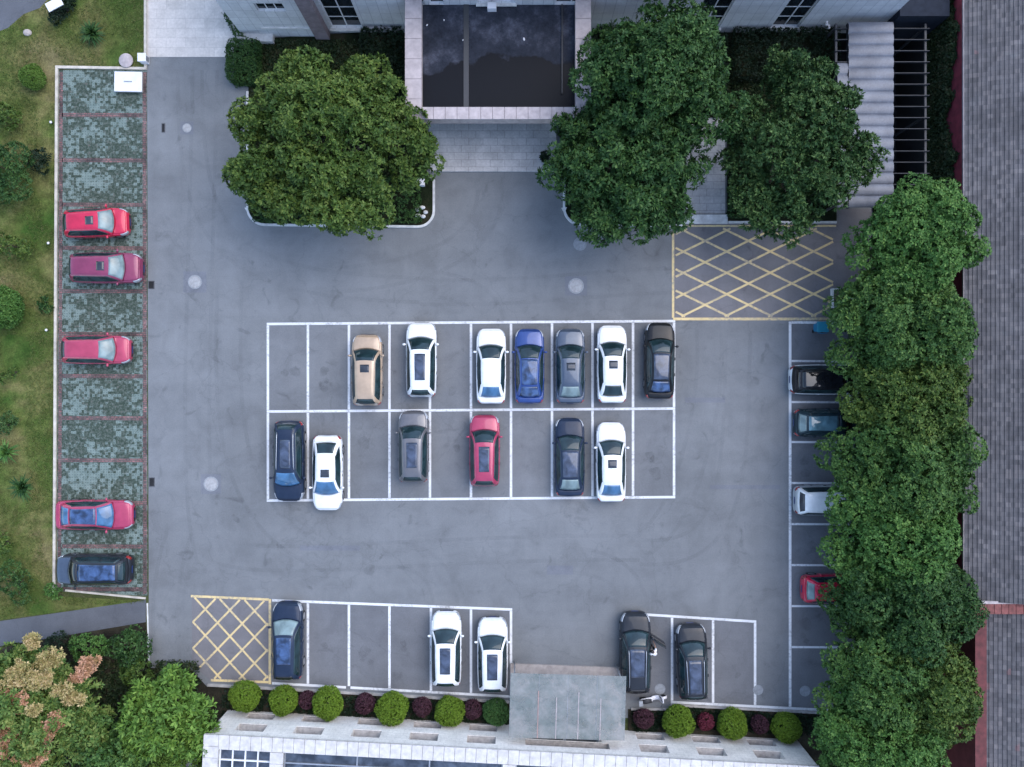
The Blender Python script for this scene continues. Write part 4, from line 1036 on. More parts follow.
def car_shape(kind):
    if kind in SHAPES: return SHAPES[kind]
    L, W, zr, zb, x0, x1, x2, x3, zd, wr = KINDS[kind]; h2 = L / 2; s = CarShape(); s.k = KINDS[kind]; s.m = {}
    lift = zb - 0.95
    wt = hermite([(h2 * a, W / 2 * b) for a, b in ((1, .42), (.988, .58), (.96, .73), (.91, .85), (.82, .945), (.62, 1), (.2, 1.0), (-.4, 1.0), (-.75, .975), (-.9, .925), (-.96, .84), (-.99, .72), (-1, .58))])
    bw = hermite([(h2, .58), (h2 - .03, .66), (h2 - .10, .735 + lift * .8), (h2 - .35, .80 + lift), (h2 - .8, .865 + lift), (x0, zb - .035), (x0 - .4, zb), (0, zb + .005), (x2, zb + .03), (x3, zd), (-h2 + .18, zd - .03), (-h2 + .06, zd - .12), (-h2 + .015, zd - .25), (-h2, .62)])
    zbt = hermite([(h2, .34), (h2 - .15, .26), (h2 - .5, .2), (0, .2), (-h2 + .5, .22), (-h2 + .15, .3), (-h2, .38)])
    crown = hermite([(h2, .0), (h2 - .3, .035), (x0 + .3, .05), (x0, .03), (0, 0.0), (x3, .0), (-h2, .01)])
    def ring(x):
        w, h, z0, c = wt(x), bw(x), zbt(x), crown(x); d = h - z0
        return [(0, z0), (.80 * w, z0), (.93 * w, z0 + .04), (.985 * w, z0 + .22 * d), (w, z0 + .48 * d), (.995 * w, z0 + .70 * d), (.975 * w, h - .15 * d), (.945 * w, h - .07 * d), (.90 * w, h - .03 * d), (.82 * w, h), (.66 * w, h + c * .6 + .004), (.36 * w, h + c * .92 + .01), (0, h + c + .012)]
    s.ring = ring
    # body shell
    t = np.linspace(-1, 1, 61); xs = [h2 * (1 - (1 - abs(a)) ** 1.6) * (1 if a > 0 else -1) for a in t]
    mb = MB(); vs, fs = [], []; nr = None
    for x in xs:
        r = ring(x); full = [(x, y, z) for y, z in r] + [(x, -y, z) for y, z in r[-2:0:-1]]; nr = len(full); vs += full
    for i in range(len(xs) - 1):
        for k in range(nr): fs.append((i * nr + k, i * nr + (k + 1) % nr, (i + 1) * nr + (k + 1) % nr, (i + 1) * nr + k))
    fs.append(list(range(nr))); fs.append([(len(xs) - 1) * nr + k for k in range(nr)][::-1])
    fs = [f[::-1] for f in fs]
    mb.add(vs, fs); body = mb.mesh('body', ['paint_white'], True)
    bm = bmesh.new(); bm.from_mesh(body); bmesh.ops.recalc_face_normals(bm, faces=bm.faces); bm.to_mesh(body); bm.free()
    # wheel arches cut out of the shell
    s.wr = .345 if kind in ('suv', 'mpv') else .325; s.wx = (h2 - .93, -h2 + .95) if kind != 'hatch' else (h2 - .78, -h2 + .72)
    cut = MB()
    for x in s.wx:
        for sy in (-1, 1): cut.lathe([(s.wr + .055, -.19), (s.wr + .055, .19)], (x, sy * (W / 2 - .05), s.wr), 28, 'Y')
    cm = cut.mesh('cutter'); bmc = bmesh.new(); bmc.from_mesh(cm); bmesh.ops.recalc_face_normals(bmc, faces=bmc.faces); bmc.to_mesh(cm); bmc.free()
    ob = put('body', body); oc = put('cutter', cm); bo_ = ob.modifiers.new('b', 'BOOLEAN'); bo_.operation = 'DIFFERENCE'; bo_.object = oc; bo_.solver = 'EXACT'
    dg = bpy.context.evaluated_depsgraph_get(); nm = bpy.data.meshes.new_from_object(ob.evaluated_get(dg), depsgraph=dg)
    bpy.data.objects.remove(ob); bpy.data.objects.remove(oc); nm.name = 'body'
    if not nm.materials: nm.materials.append(MAT['paint_white'])
    nm.polygons.foreach_set('use_smooth', [True] * len(nm.polygons)); s.m['body'] = nm
    # cabin
    Hc = hermite([(x0 + .01, zb - .02), (x0 - .1, zb + .085 * (zr - zb) / .5), ((x0 + x1) / 2, zb + (zr - zb) * .58), (x1 + .05, zr - .075), (x1 - .25, zr - .02), ((x1 + x2) / 2, zr), (x2 + .2, zr - .03), (x2 - .03, zr - .10), ((x2 + x3) / 2 - .02, zb + (zr - zb) * .55), (x3, zd - .02)])
    wbt = hermite([(x0, W / 2 * .90), (x1, W / 2 * .93), (-.3, W / 2 * .935), (x2, W / 2 * .90), (x3, W / 2 * .84)])
    def yw(x, z):
        q = max(0.0, min(1.05, (z - zb) / (zr - zb))); taper = 1 - .10 * max(0, (-.2 - x) / (-.2 - x3))
        return wbt(x) + (wr * taper - wbt(x)) * (q ** 1.12)
    bow = hermite([(x0 + .02, .22), (x1, .11), (0, 0), (x2, -.04), (x3, -.12)])
    def T(x, y, z):
        return (x + bow(x) * (1 - min(1, (y / (W / 2 * .93)) ** 2)), y, z)
    def top_pt(x, v):
        H = Hc(x); yt = yw(x, H) - .045; y = v * yt; return T(x, y, H + .022 * (1 - v * v))
    s.top_pt = top_pt
    cs = []
    st = list(np.linspace(x0, x1, 9)) + list(np.linspace(x1, x2, 12))[1:] + list(np.linspace(x2, x3, 7))[1:]
    for x in st:
        H = Hc(x); d = min(.07, .5 * max(.004, H - zb + .03)); yt = yw(x, H); lo_ = zb - .06
        half = [(wbt(x) + .0, lo_), (yw(x, zb), zb)] + [(yw(x, zb + (H - d - zb) * q), zb + (H - d - zb) * q) for q in (.33, .66, 1)] + [(yt - .010, H - .035 if d >= .069 else H - d * .5), (yt - .045, H)] + [((yt - .045) * v, H + .022 * (1 - v * v)) for v in (.75, .5, .25)]
        mid = (0, H + .022); full = [T(x, y, z) for y, z in half] + [T(x, *mid)] + [T(x, -y, z) for y, z in half[::-1]]; cs.append(full)
    n = len(cs[0]); mb = MB(); mb.add([p for r in cs for p in r], [(i * n + k, i * n + k + 1, (i + 1) * n + k + 1, (i + 1) * n + k) for i in range(len(cs) - 1) for k in range(n - 1)] + [list(range(n))[::-1], [(len(cs) - 1) * n + k for k in range(n)]])
    rm = mb.mesh('roof', ['paint_white'], True); bm = bmesh.new(); bm.from_mesh(rm); bmesh.ops.recalc_face_normals(bm, faces=bm.faces); bm.to_mesh(rm); bm.free(); s.m['roof'] = rm
    cc = (0, 0, .7)
    def patch(name, G, mats, off=.007, th=.02, smooth=True):
        q = MB(); q.gridsolid(G, off, th, cc); s.m[name] = q.mesh(name, mats, smooth); return s.m[name]
    lin = np.linspace
    patch('windshield', [[top_pt(x, v) for v in lin(-.97, .97, 11)] for x in lin(x0 - .045, x1 - .0, 9)], ['car_glass'])
    patch('rear_window', [[top_pt(x, v) for v in lin(-.90, .90, 11)] for x in lin(x2 - .02, x3 + .07, 7)], ['car_glass'])
    def fwd_x(z, lo_, hi_):  # where the cabin profile passes height z, searching between two stations
        a, b = lo_, hi_
        for _ in range(30):
            mm = (a + b) / 2
            if Hc(mm) < z: a = mm
            else: b = mm
        return (a + b) / 2
    for sy in (1, -1):
        G = []
        for q in lin(.03, .985, 7):
            z = zb + (zr - .09 - zb) * q; xf = fwd_x(z + .05, x0, x1) - .10; xr_ = fwd_x(z + .05, x3, x2) + .16
            G.append([T(x, sy * yw(x, z), z) for x in lin(xf, xr_, 15)])
        patch('side_window_l' if sy > 0 else 'side_window_r', G, ['car_glass'])
    # pillar strips over the side glass
    patch('sun_small', [[top_pt(x, v) for v in lin(-.52, .52, 7)] for x in lin(x1 - .22, x1 - .66, 4)], ['sunroof_glass'], .006)
    patch('sun_pano', [[top_pt(x, v) for v in lin(-.62, .62, 9)] for x in lin(x1 - .22, x2 + .55, 10)], ['pano_glass'], .006)
    patch('sun_full', [[top_pt(x, v) for v in lin(-.93, .93, 11)] for x in lin(x1 - .05, x2 + .10, 12)], ['pano_glass'], .006)
    patch('sun_long', [[top_pt(x, v) for v in lin(-.85, .85, 11)] for x in lin(x1 - .12, x2 + .70, 12)], ['pano_glass'], .006)
    patch('sun_mid', [[top_pt(x, v) for v in lin(-.72, .72, 11)] for x in lin(x1 - .18, x2 + .16, 12)], ['pano_glass'], .006)
    def surf(x, u):
        """point on the body at station x; u runs 0 at the shoulder (ring point 4) to 1 at the middle line"""
        r = ring(x)[4:]; f = u * (len(r) - 1); i = min(len(r) - 2, int(f)); a = f - i
        return (r[i][0] * (1 - a) + r[i + 1][0] * a, r[i][1] * (1 - a) + r[i + 1][1] * a)
    s.surf = surf
    G = []
    for x in lin(h2 - .17, x0 - .0, 12):
        row = []
        for u in list(lin(.56, 1, 6)): y, z = surf(x, u); row.append((x + .05 * (1 - (y / (W / 2)) ** 2), y, z))
        G.append(row + [(a, -b, c) for a, b, c in row[-2::-1]])
    patch('hood', G, ['paint_white'], .010, .02)
    if kind == 'sedan':
        G = []
        for x in lin(x3 - .05, -h2 + .10, 6):
            row = []
            for u in list(lin(.58, 1, 6)): y, z = surf(x, u); row.append((x - .05 * (1 - (y / (W / 2)) ** 2), y, z))
            G.append(row + [(a, -b, c) for a, b, c in row[-2::-1]])
        patch('trunk_lid', G, ['paint_white'], .008, .02)
    for sy, nm_ in ((1, 'l'), (-1, 'r')):
        G = [[(x, sy * surf(x, u)[0], surf(x, u)[1]) for u in lin(.02, .50, 6)] for x in lin(h2 - .06, h2 - .50, 7)]
        patch('head_' + nm_, G, ['lamp_clear'], .010, .03)
        G = [[(x, sy * surf(x, u)[0], surf(x, u)[1]) for u in lin(.05, .52, 6)] for x in lin(-h2 + .02, -h2 + .24, 5)]
        patch('tail_' + nm_, G, ['lamp_red'], .010, .03)
        # doors: two raised skins with a dark gap between them
        for dn, (xa_, xb_) in (('fd', (x0 - .22, x0 - 1.22)), ('rd', (x0 - 1.24, max(x0 - 2.2, s.wx[1] + .34)))):
            G = [[(x, sy * ring(x)[k][0], ring(x)[k][1]) for k in (3, 4, 5, 6, 7)] for x in lin(xa_, xb_, 7)]
            patch('door_' + dn + nm_, G, ['paint_white'], .007, .02)
            q = MB(); xm = xb_ + .16; r = ring(xm); y = r[6][0] + .015; q.box(xm - .09, xm + .09, min(sy * y, sy * (y + .03)), max(sy * y, sy * (y + .03)), r[6][1] - .05, r[6][1] - .02); s.m['handle_' + dn + nm_] = q.mesh('handle', ['trim_black'])
        q = MB(); q.ball((x0 - .30, sy * (W / 2 + .075), zb + .08), (.075, .105, .07), 14, 8); q.box(x0 - .33, x0 - .27, min(sy * (W / 2 - .06), sy * (W / 2 + .04)), max(sy * (W / 2 - .06), sy * (W / 2 + .04)), zb + .02, zb + .06); s.m['mirror_' + nm_] = q.mesh('mirror', ['paint_white'], True)
        q = MB(); q.tube([T(x1 - .15, sy * (yw(x1 - .15, Hc(x1 - .15)) - .05), Hc(x1 - .15) + .01)] + [T(x, sy * (yw(x, Hc(x)) - .05), Hc(x) + .055) for x in lin(x1 - .3, x2 + .3, 6)] + [T(x2 + .12, sy * (yw(x2 + .12, Hc(x2 + .12)) - .05), Hc(x2 + .12) + .01)], .022, 8); s.m['rail_' + nm_] = q.mesh('roof_rail', ['alloy'], True)
    q = MB(); q.box(h2 - .02, h2 + .012, -.42, .42, .42, .60); s.m['grille'] = q.mesh('grille', ['trim_black'])
    q = MB(); q.box(h2 + .014, h2 + .024, -.22, .22, .43, .55); s.m['plate_f'] = q.mesh('licence_plate', ['plate_blue'])
    q = MB(); q.box(-h2 - .012, -h2 + .0, -.22, .22, .62, .74); s.m['plate_r'] = q.mesh('licence_plate', ['plate_blue'])
    q = MB(); r = s.wr; q.lathe([(r * .60, -.10), (r * .93, -.105), (r, -.07), (r, .07), (r * .93, .105), (r * .60, .10)], (0, 0, 0), 28, 'Y'); s.m['tyre'] = q.mesh('wheel', ['rubber'], True)
    q = MB(); q.lathe([(r * .61, -.104), (r * .61, .104)], (0, 0, 0), 24, 'Y')
    for k in range(5):
        a = 2 * PI * k / 5; ca_, sa_ = math.cos(a), math.sin(a)
        for sy in (-1, 1):
            pts = [(d * ca_ - e * sa_, sy * .112, d * sa_ + e * ca_) for d, e in ((.05, -.045), (r * .6, -.03), (r * .6, .03), (.05, .045))]; q.add(pts, [(0, 1, 2, 3)])
    s.m['rim'] = q.mesh('rim', ['alloy'])
    if kind != 'mpv' or True:
        q = MB()
        for sy in (-.35, .35): q.tube([(x0 + .06, sy, bw(x0) + .055), (x0 - .12, sy - .42 * (1 if sy > 0 else .6), Hc(x0 - .12) + .055)], .010, 5)
        s.m['wiper'] = q.mesh('wiper', ['trim_black'])
    SHAPES[kind] = s; return s

def car(px, py, heading, kind, paint, label, roof='none', glass='car_glass', rear='car_glass', roof_paint=None, rails=False, pano='pano_glass', rot=0.0, length=None, open_door=False, hood_sheen=None, name=None, trim=None):
    s = car_shape(kind); L, W, zr, zb, x0, x1, x2, x3, zd, wr = s.k
    c = P(px, py, 1.0); rz = {'E': 0, 'N': 90, 'W': 180, 'S': -90}[heading] + rot
    root = empty(name or 'parked_car', (c.x, c.y, 0), R(rz)); sc = (length or L) / L; root.scale = (sc, 1, 1)
    def part(nm, key, mat=None, parent=root, loc=(0, 0, 0)):
        o = put(nm, s.m[key], parent, loc)
        if mat: o.material_slots[0].link = 'OBJECT'; o.material_slots[0].material = MAT[mat]
        return o
    part('body', 'body', paint); part('roof', 'roof', roof_paint or paint); part('hood', 'hood', hood_sheen or paint)
    if 'trunk_lid' in s.m: part('trunk_lid', 'trunk_lid', paint)
    part('windshield', 'windshield', glass); part('rear_window', 'rear_window', rear)
    part('side_window', 'side_window_l', 'car_glass'); part('side_window', 'side_window_r', 'car_glass')
    if roof == 'small': part('sunroof', 'sun_small', 'sunroof_glass')
    elif roof == 'pano': part('sunroof', 'sun_pano', pano)
    elif roof in ('long', 'mid'): part('sunroof', 'sun_' + roof, pano)
    elif roof == 'full': part('sunroof', 'sun_full', pano)
    for q in 'lr':
        part('headlight', 'head_' + q); part('taillight', 'tail_' + q); part('mirror', 'mirror_' + q, paint)
        if rails: part('roof_rail', 'rail_' + q, trim)
        for dn in ('fd', 'rd'):
            if open_door and dn == 'fd' and q == 'r': continue
            d = part('door', 'door_' + dn + q, paint); part('handle', 'handle_' + dn + q, None, d)
    part('grille', 'grille'); part('licence_plate', 'plate_f'); part('licence_plate', 'plate_r'); part('wiper', 'wiper')
    for x in s.wx:
        for sy in (-1, 1):
            w = part('wheel', 'tyre', None, root, (x, sy * (W / 2 - .135), s.wr)); part('rim', 'rim', None, w)
    if open_door:
        hx, hy = x0 - .22, -(W / 2 - .03)
        d = MB(); d.box(-1.05, 0, -.07, .05, .33, zb); 
        d.add([], []); o = d.build('open_door', paint, root, loc=(hx, hy, 0)); bevel(o, .03); o.rotation_euler.z = R(59)
        f = MB(); f.tube([(-.12, 0, zb - .02), (-.50, .05, zr - .20), (-1.0, .05, zr - .24), (-1.02, 0, zb - .02)], .03, 8); f.build('door_frame', paint, o, True)
        g_ = MB(); g_.add([(-.16, .008, zb), (-.98, .008, zb), (-.97, .045, zr - .26), (-.51, .045, zr - .23), (-.16, .020, zb), (-.98, .020, zb), (-.97, .057, zr - .26), (-.51, .057, zr - .23)], [(0, 1, 2, 3), (7, 6, 5, 4), (0, 4, 5, 1), (1, 5, 6, 2), (2, 6, 7, 3), (3, 7, 4, 0)]); g_.build('door_window', 'car_glass', o)
        i_ = MB(); r = s.ring(x0 - .7); i_.add([(x, -(s.ring(x)[k][0] + .009), s.ring(x)[k][1]) for x in (x0 - .24, x0 - 1.2) for k in (3, 5, 6)], [(0, 1, 4, 3), (1, 2, 5, 4)]); i_.build('door_opening', 'trim_black', root)
    tag(root, label, 'car', 'cars parked in the lot'); return root

# paver strip on the left
car(94, 222, 'E', 'hatch', 'paint_red', 'bright red hatchback with small dark sunroof, uppermost on the paver strip', 'small', 'car_glass_pale', rot=2.5, length=3.95)
car(104.5, 267.5, 'E', 'suv', 'paint_maroon', 'maroon car with a purplish roof and dark rear end', 'small', 'car_glass_pale', length=4.35, roof_paint='paint_maroon')
car(94, 349.5, 'E', 'hatch', 'paint_rose', 'rose red car with grey rear window between empty paver bays', 'none', 'car_glass_pale', rear='sunroof_glass', length=4.2)
car(92.3, 515.5, 'E', 'sedan', 'paint_crimson', 'crimson sedan with blue glass roof, near the foot of the paver strip', 'full', 'car_glass_sky_blue', rear='car_glass_sky_blue', pano='pano_sky_blue', length=4.7)
car(91.8, 570.5, 'W', 'suv', 'paint_graphite', 'dark car facing the lawn, lowest on the paver strip', 'full', 'pano_dark', pano='pano_sky_blue', length=4.65, hood_sheen='paint_slate')  # slate hood colour stands in for sky sheen on the black paint
# middle block, upper row
car(366.5, 370, 'N', 'suv', 'paint_tan', 'tan car with a small dark sunroof', 'small', length=4.4)
car(421, 359.5, 'N', 'suv', 'paint_white', 'white SUV with long glass roof beside the tan car', 'pano')
car(491, 366, 'N', 'sedan', 'paint_white', 'white sedan with plain white roof, left of the blue sedan', 'none', rear='car_glass_sky_blue', length=4.65)
car(529.5, 366, 'N', 'sedan', 'paint_blue', 'bright blue sedan in the upper middle row', 'full', length=4.6, pano='pano_sky_blue', rear='pano_sky_blue')
car(570.5, 366, 'N', 'sedan', 'paint_slate', 'blue grey sedan with small dark sunroof and pale rear window', 'small', length=4.6, rear='car_glass_pale')
car(612.5, 364, 'N', 'sedan', 'paint_white', 'white sedan with small sunroof, between the blue grey and black cars', 'small', length=4.8)
car(660.5, 360.5, 'N', 'sedan', 'paint_black', 'black sedan in the last upper bay below the yellow hatching', 'full', length=4.7, rear='pano_sky_blue', rot=-1)
# middle block, lower row
car(288, 461.5, 'S', 'suv', 'paint_navy', 'navy SUV parked nose down with silver roof rails', 'pano', 'car_glass_sky_blue', rails=True, length=4.95, rot=0)
car(326.5, 473.5, 'S', 'sedan', 'paint_white', 'white sedan parked nose down with pale blue windscreen', 'small', 'car_glass_sky_blue', length=4.65)
car(413, 447, 'N', 'suv', 'paint_grey', 'grey SUV with long dark glass roof in the lower row', 'pano', length=4.4)
car(484.5, 451, 'N', 'suv', 'paint_crimson', 'crimson SUV with glass roof, only red car in the middle block', 'pano', length=4.4)
car(570, 457.5, 'N', 'sedan', 'paint_navy', 'dark blue grey sedan beside the lower white sedan', 'full', length=4.8, rear='car_glass_pale')
car(611.5, 462.5, 'N', 'sedan', 'paint_white', 'white sedan nose up in the lower row, right of the dark blue grey sedan', 'small', rear='car_glass_sky_blue', length=4.9)
# bottom rows
car(286.5, 642, 'N', 'suv', 'paint_navy', 'dark blue car beside the lower yellow hatching', 'long', 'car_glass_pale', length=4.75, pano='pano_sky_blue', rear='pano_dark')
car(446, 650, 'N', 'suv', 'paint_white', 'white SUV, left of the pair by the glass canopy', 'pano', length=4.55)
car(492.5, 656, 'N', 'suv', 'paint_white', 'white SUV parked right beside the glass canopy', 'pano', length=4.5)
car(636, 654, 'N', 'suv', 'paint_graphite', 'black SUV with its door open and a person beside it', 'long', rails=True, length=4.95, open_door=True, rear='pano_dark')
car(693, 663, 'N', 'suv', 'paint_graphite', 'black SUV with silver roof rails, right of the open door', 'mid', rails=True, length=4.6, rot=2)
# right-hand bays, half under the trees
car(829, 379.5, 'E', 'mpv', 'paint_white', 'white people carrier with black glass roof under the trees', 'full', 'pano_dark', 'pano_dark', pano='pano_dark', length=4.6, roof_paint='paint_black')
car(829, 423, 'E', 'hatch', 'paint_teal', 'dark teal hatchback half under the trees', 'full', rear='car_glass_pale', length=4.1, pano='pano_teal')  # light blue sky reflection painted into the pale rear glass
car(833, 501, 'E', 'mpv', 'paint_silver', 'silver people carrier with white roof half under the trees', 'none', rear='sunroof_glass', length=4.5, roof_paint='paint_white')
car(837, 590, 'E', 'hatch', 'paint_red', 'red hatchback almost hidden under the right tree row', 'none', rear='car_glass_pale', length=4.1)  # whitish reflection painted into the pale rear glass

# ================================================================== TREES AND PLANTS
G1 = 'round trees by the upper building'
make_tree('broadleaf_tree', 331, 142, 5.6, 90, 96, 8.6, 'leaf_camphor', 21, 'wide yellow green tree in the kerbed bed left of the porch', G1, lobe=.36, n_ring=(9, 5), spacing=.27, trunk_r=.3, length=.27, width=.12, cs=1.1)
make_tree('broadleaf_tree', 660, 82, 6.4, 76, 80, 9.4, 'leaf_deep', 22, 'dark green tree touching the building wall, right of the porch', G1, lobe=.38, n_ring=(7, 4), spacing=.27, length=.28, width=.11, cs=1.0)
make_tree('broadleaf_tree', 628, 163, 5.4, 78, 73, 8.2, 'leaf_deep', 23, 'dark green tree overhanging the asphalt, right of the entrance paving', G1, lobe=.36, n_ring=(8, 4), spacing=.28, leaves=8, length=.3, width=.12, cs=.9)
make_tree('broadleaf_tree', 795, 150, 5.2, 70, 94, 8.0, 'leaf_rosette', 24, 'tree with pale clustered leaf rosettes above the yellow hatching', G1, lobe=.33, n_ring=(9, 5), spacing=.25, leaves=9, length=.27, width=.11, tilt=(20, 70), nz=.3, cs=.74, cr=.36)
G2 = 'row of trees along the right bays'
row = [(908, 246, 66, 50, 'leaf_bright', 'bright green tree at the top of the row, reaching over the tiled roof', 6.6, 31),
       (882, 324, 54, 46, 'leaf_row', 'second tree down the row, shading the blue bin', 6.0, 32),
       (922, 330, 34, 48, 'leaf_row', 'narrow tree against the maroon wall below the bright topmost tree', 6.2, 39),
       (902, 396, 66, 50, 'leaf_camphor', 'yellowish tree shading the white people carrier', 6.0, 33),
       (904, 472, 77, 50, 'leaf_row', 'wide tree between the teal and silver parked cars', 6.4, 34),
       (895, 540, 70, 52, 'leaf_bright', 'tree beside the empty bay between silver and red cars', 6.2, 35),
       (898, 604, 72, 50, 'leaf_deep', 'deep green tree hiding most of the red hatchback', 6.2, 36),
       (872, 668, 56, 48, 'leaf_row', 'tree leaning over the last right bay', 6.0, 37),
       (922, 680, 46, 56, 'leaf_camphor', 'tree beside the red brick parapet', 6.3, 40),
       (880, 745, 72, 58, 'leaf_bright', 'lowest tree of the row, beside the white building end', 6.4, 38)]
for (px, py, rx, ry, mt, lb_, zt, sd) in row:
    make_tree('broadleaf_tree', px - 3, py, zt - 2.4, rx - 13, ry + 4, zt + 1.0, mt, sd, lb_, G2, lobe=.46, n_ring=(9, 5), spacing=.225, leaves=7, length=.215, width=.11, cs=1.25)
# lower left corner
t = make_tree('flowering_tree', 36, 716, 3.6, 54, 70, 6.0, 'leaf_osmanthus', 51, 'tree with peach and cream young leaf tufts in the lower left corner', None, lobe=.36, n_ring=(8, 4), spacing=.26, leaves=7, length=.3, width=.12)
rg = np.random.default_rng(77)
def tufts(pts, mat, seed, parent):
    rg = np.random.default_rng(seed); C, N = [], []
    for (px, py, z, r) in pts:
        c = P(px, py, z)
        for q in range(max(4, int(26 * r * r / .2))):
            o = rg.normal(0, r * .62, 3); rr = rg.uniform(.10, .2)
            a, b = dome_points((c.x - parent.location.x + o[0], c.y - parent.location.y + o[1], z - .35 * abs(o[2])), rr, int(9 + 60 * rr * rr), rg, zsq=.7, low=0); C.append(a); N.append(b)
    V = rosettes(np.concatenate(C), np.concatenate(N), 6, .22, .09, (10, 60), rg); put('blossom', quick_mesh('blossom', V, 4, mat), parent)
tufts([(18, 701, 5.4, .42), (5, 693, 5.2, .3), (8, 735, 5.3, .5), (24, 740, 5.2, .45), (38, 752, 5.0, .5), (3, 748, 5.2, .45), (56, 722, 5.2, .3), (45, 732, 5.4, .35), (88, 668, 4.4, .4), (80, 676, 4.3, .25), (30, 760, 5, .4)], 'leaf_peach', 61, t)
tufts([(18, 676, 5.3, .5), (48, 662, 4.9, .45), (32, 641, 4.6, .35), (46, 678, 5.4, .35), (32, 678, 5.5, .3), (74, 697, 4.8, .35), (36, 711, 5.7, .25), (60, 690, 5.2, .25)], 'leaf_cream', 62, t)
make_tree('broadleaf_tree', 168, 720, 3.0, 47, 38, 4.4, 'leaf_fresh', 52, 'fresh green broad leaved tree beside the foot of the asphalt', None, lobe=.38, n_ring=(8, 3), spacing=.32, leaves=7, length=.42, width=.15, trunk_r=.14)
make_tree('broadleaf_tree', 118, 752, 2.6, 40, 34, 4.2, 'leaf_row', 53, 'small dark leaved tree at the lower edge beside the peach tufted tree', None, lobe=.4, n_ring=(6, 3), spacing=.27, leaves=7, length=.24, width=.13, trunk_r=.12)
S = 'shrubs along the lower path'
shrub('shrub', 88, 650, .9, [(0, 0, .9, .8), (.7, .2, .8, .6), (-.6, .2, .7, .6)], 'leaf_bright', 54, 'fresh green shrub just below the grey path', 'shrub', S)
shrub('shrub', 128, 645, .9, [(0, 0, .9, .8), (.7, -.1, .8, .65), (-.7, -.2, .8, .6), (.3, .6, .7, .5), (.1, -.8, .8, .7)], 'leaf_deep', 55, 'dark shrub between the grey path and the asphalt end', 'shrub', S)
shrub('shrub', 140, 672, .8, [(0, 0, .8, .7), (-.6, -.2, .7, .55), (.3, -.7, .7, .6)], 'leaf_camphor', 56, 'olive shrub against the corner of the asphalt end', 'shrub', S)
shrub('shrub', 175, 765, 1.2, [(0, 0, 1.2, .9), (.9, .1, 1.1, .8), (-.8, 0, 1, .8)], 'leaf_lime', 57, 'yellow green shrub at the bottom edge beside the white building', 'shrub', S)
shrub('shrub', 60, 640, .5, [(0, 0, .5, .45), (-.5, -.2, .5, .4)], 'leaf_dark', 58, 'small dark shrub under the peach tufted tree by the path', 'shrub', S)
# lawn plants
Lp = 'plants on the left lawn'
leaf_ball('clipped_shrub', 32, 77, 12.5, 'leaf_lime', 71, 'lime green clipped round shrub on the lawn', 'shrub', Lp, squash=.85)
spiky_plant('fan_palm', 92, 33, 1.05, 'leaf_deep', 72, 'spiky dark green plant on the lawn near the plaza', Lp)
spiky_plant('fan_palm', 22, 487, 1.1, 'leaf_deep', 73, 'spiky dark green plant on the lawn beside the lower empty bays', Lp, n=70)
spiky_plant('fan_palm', 6, 452, 1.0, 'leaf_bright', 74, 'spiky lighter plant at the left edge of the photo', Lp, n=60)
shrub('shrub', 4, 168, 1.4, [(0, 0, 1.4, 1.1), (.6, .7, 1.2, .8), (.5, -.9, 1.2, .9), (-.8, .3, 1.3, 1), (-.6, -1, 1.2, 1)], 'leaf_deep', 75, 'big dark shrub at the left edge level with the upper paver bays', 'shrub', Lp)
shrub('shrub', 36, 160, .6, [(0, 0, .55, .55), (.35, .3, .5, .4), (.3, -.4, .5, .4)], 'leaf_dark', 76, 'low dim shrub right of the big dark one on the lawn', 'shrub', Lp)
shrub('shrub', 9, 118, .7, [(0, 0, .7, .6), (-.5, .3, .7, .6)], 'leaf_camphor', 77, 'olive shrub on the lawn below the lime round one', 'shrub', Lp)
shrub('shrub', 12, 246, .7, [(0, 0, .7, .65), (.6, -.1, .6, .5), (-.6, .2, .7, .6)], 'leaf_camphor', 78, 'low green shrub on the lawn level with the magenta car', 'shrub', Lp, spacing=.24)
leaf_ball('clipped_shrub', 1, 308, 21, 'leaf_bright', 79, 'big clipped round shrub cut by the left edge', 'shrub', Lp, squash=.85, dens=.11, length=.11)
shrub('shrub', 44, 302, .3, [(0, 0, .3, .3), (.1, -.4, .3, .3)], 'leaf_deep', 80, 'tiny dark shrub on the lawn near the kerb lamp', 'shrub', Lp)
shrub('shrub', 14, 372, .35, [(0, 0, .35, .35), (-.5, -.4, .35, .4)], 'leaf_camphor', 81, 'sparse low shrub on the lawn level with the rose red car', 'shrub', Lp, spacing=.34)
shrub('shrub', 5, 425, .5, [(0, 0, .5, .5), (.3, .4, .4, .4)], 'leaf_rosette', 82, 'greyish shrub at the left edge above the spiky plants', 'shrub', Lp)
shrub('shrub', 14, 588, .7, [(0, 0, .6, .6), (.5, .5, .6, .5), (-.5, .4, .6, .6), (.2, -.5, .5, .5), (-.2, 1.1, .6, .6)], 'leaf_deep', 83, 'spreading shrub on the lawn above the grey path', 'shrub', Lp, spacing=.27)
shrub('shrub', 4, 545, .6, [(0, 0, .6, .5), (-.4, .4, .6, .5)], 'leaf_camphor', 84, 'yellowish shrub at the left edge level with the crimson sedan', 'shrub', Lp)
shrub('shrub', 50, 590, .4, [(0, 0, .35, .35), (.3, -.2, .3, .3)], 'leaf_bright', 85, 'little bright shrub by the lower kerb corner of the paver strip', 'shrub', Lp)
shrub('shrub', 66, 8, .35, [(0, 0, .4, .4), (-.5, -.2, .4, .4), (.3, .5, .4, .35), (-.7, -.6, .3, .3)], 'leaf_dark', 86, 'dark shrub under the white box by the upper road', 'shrub', Lp)
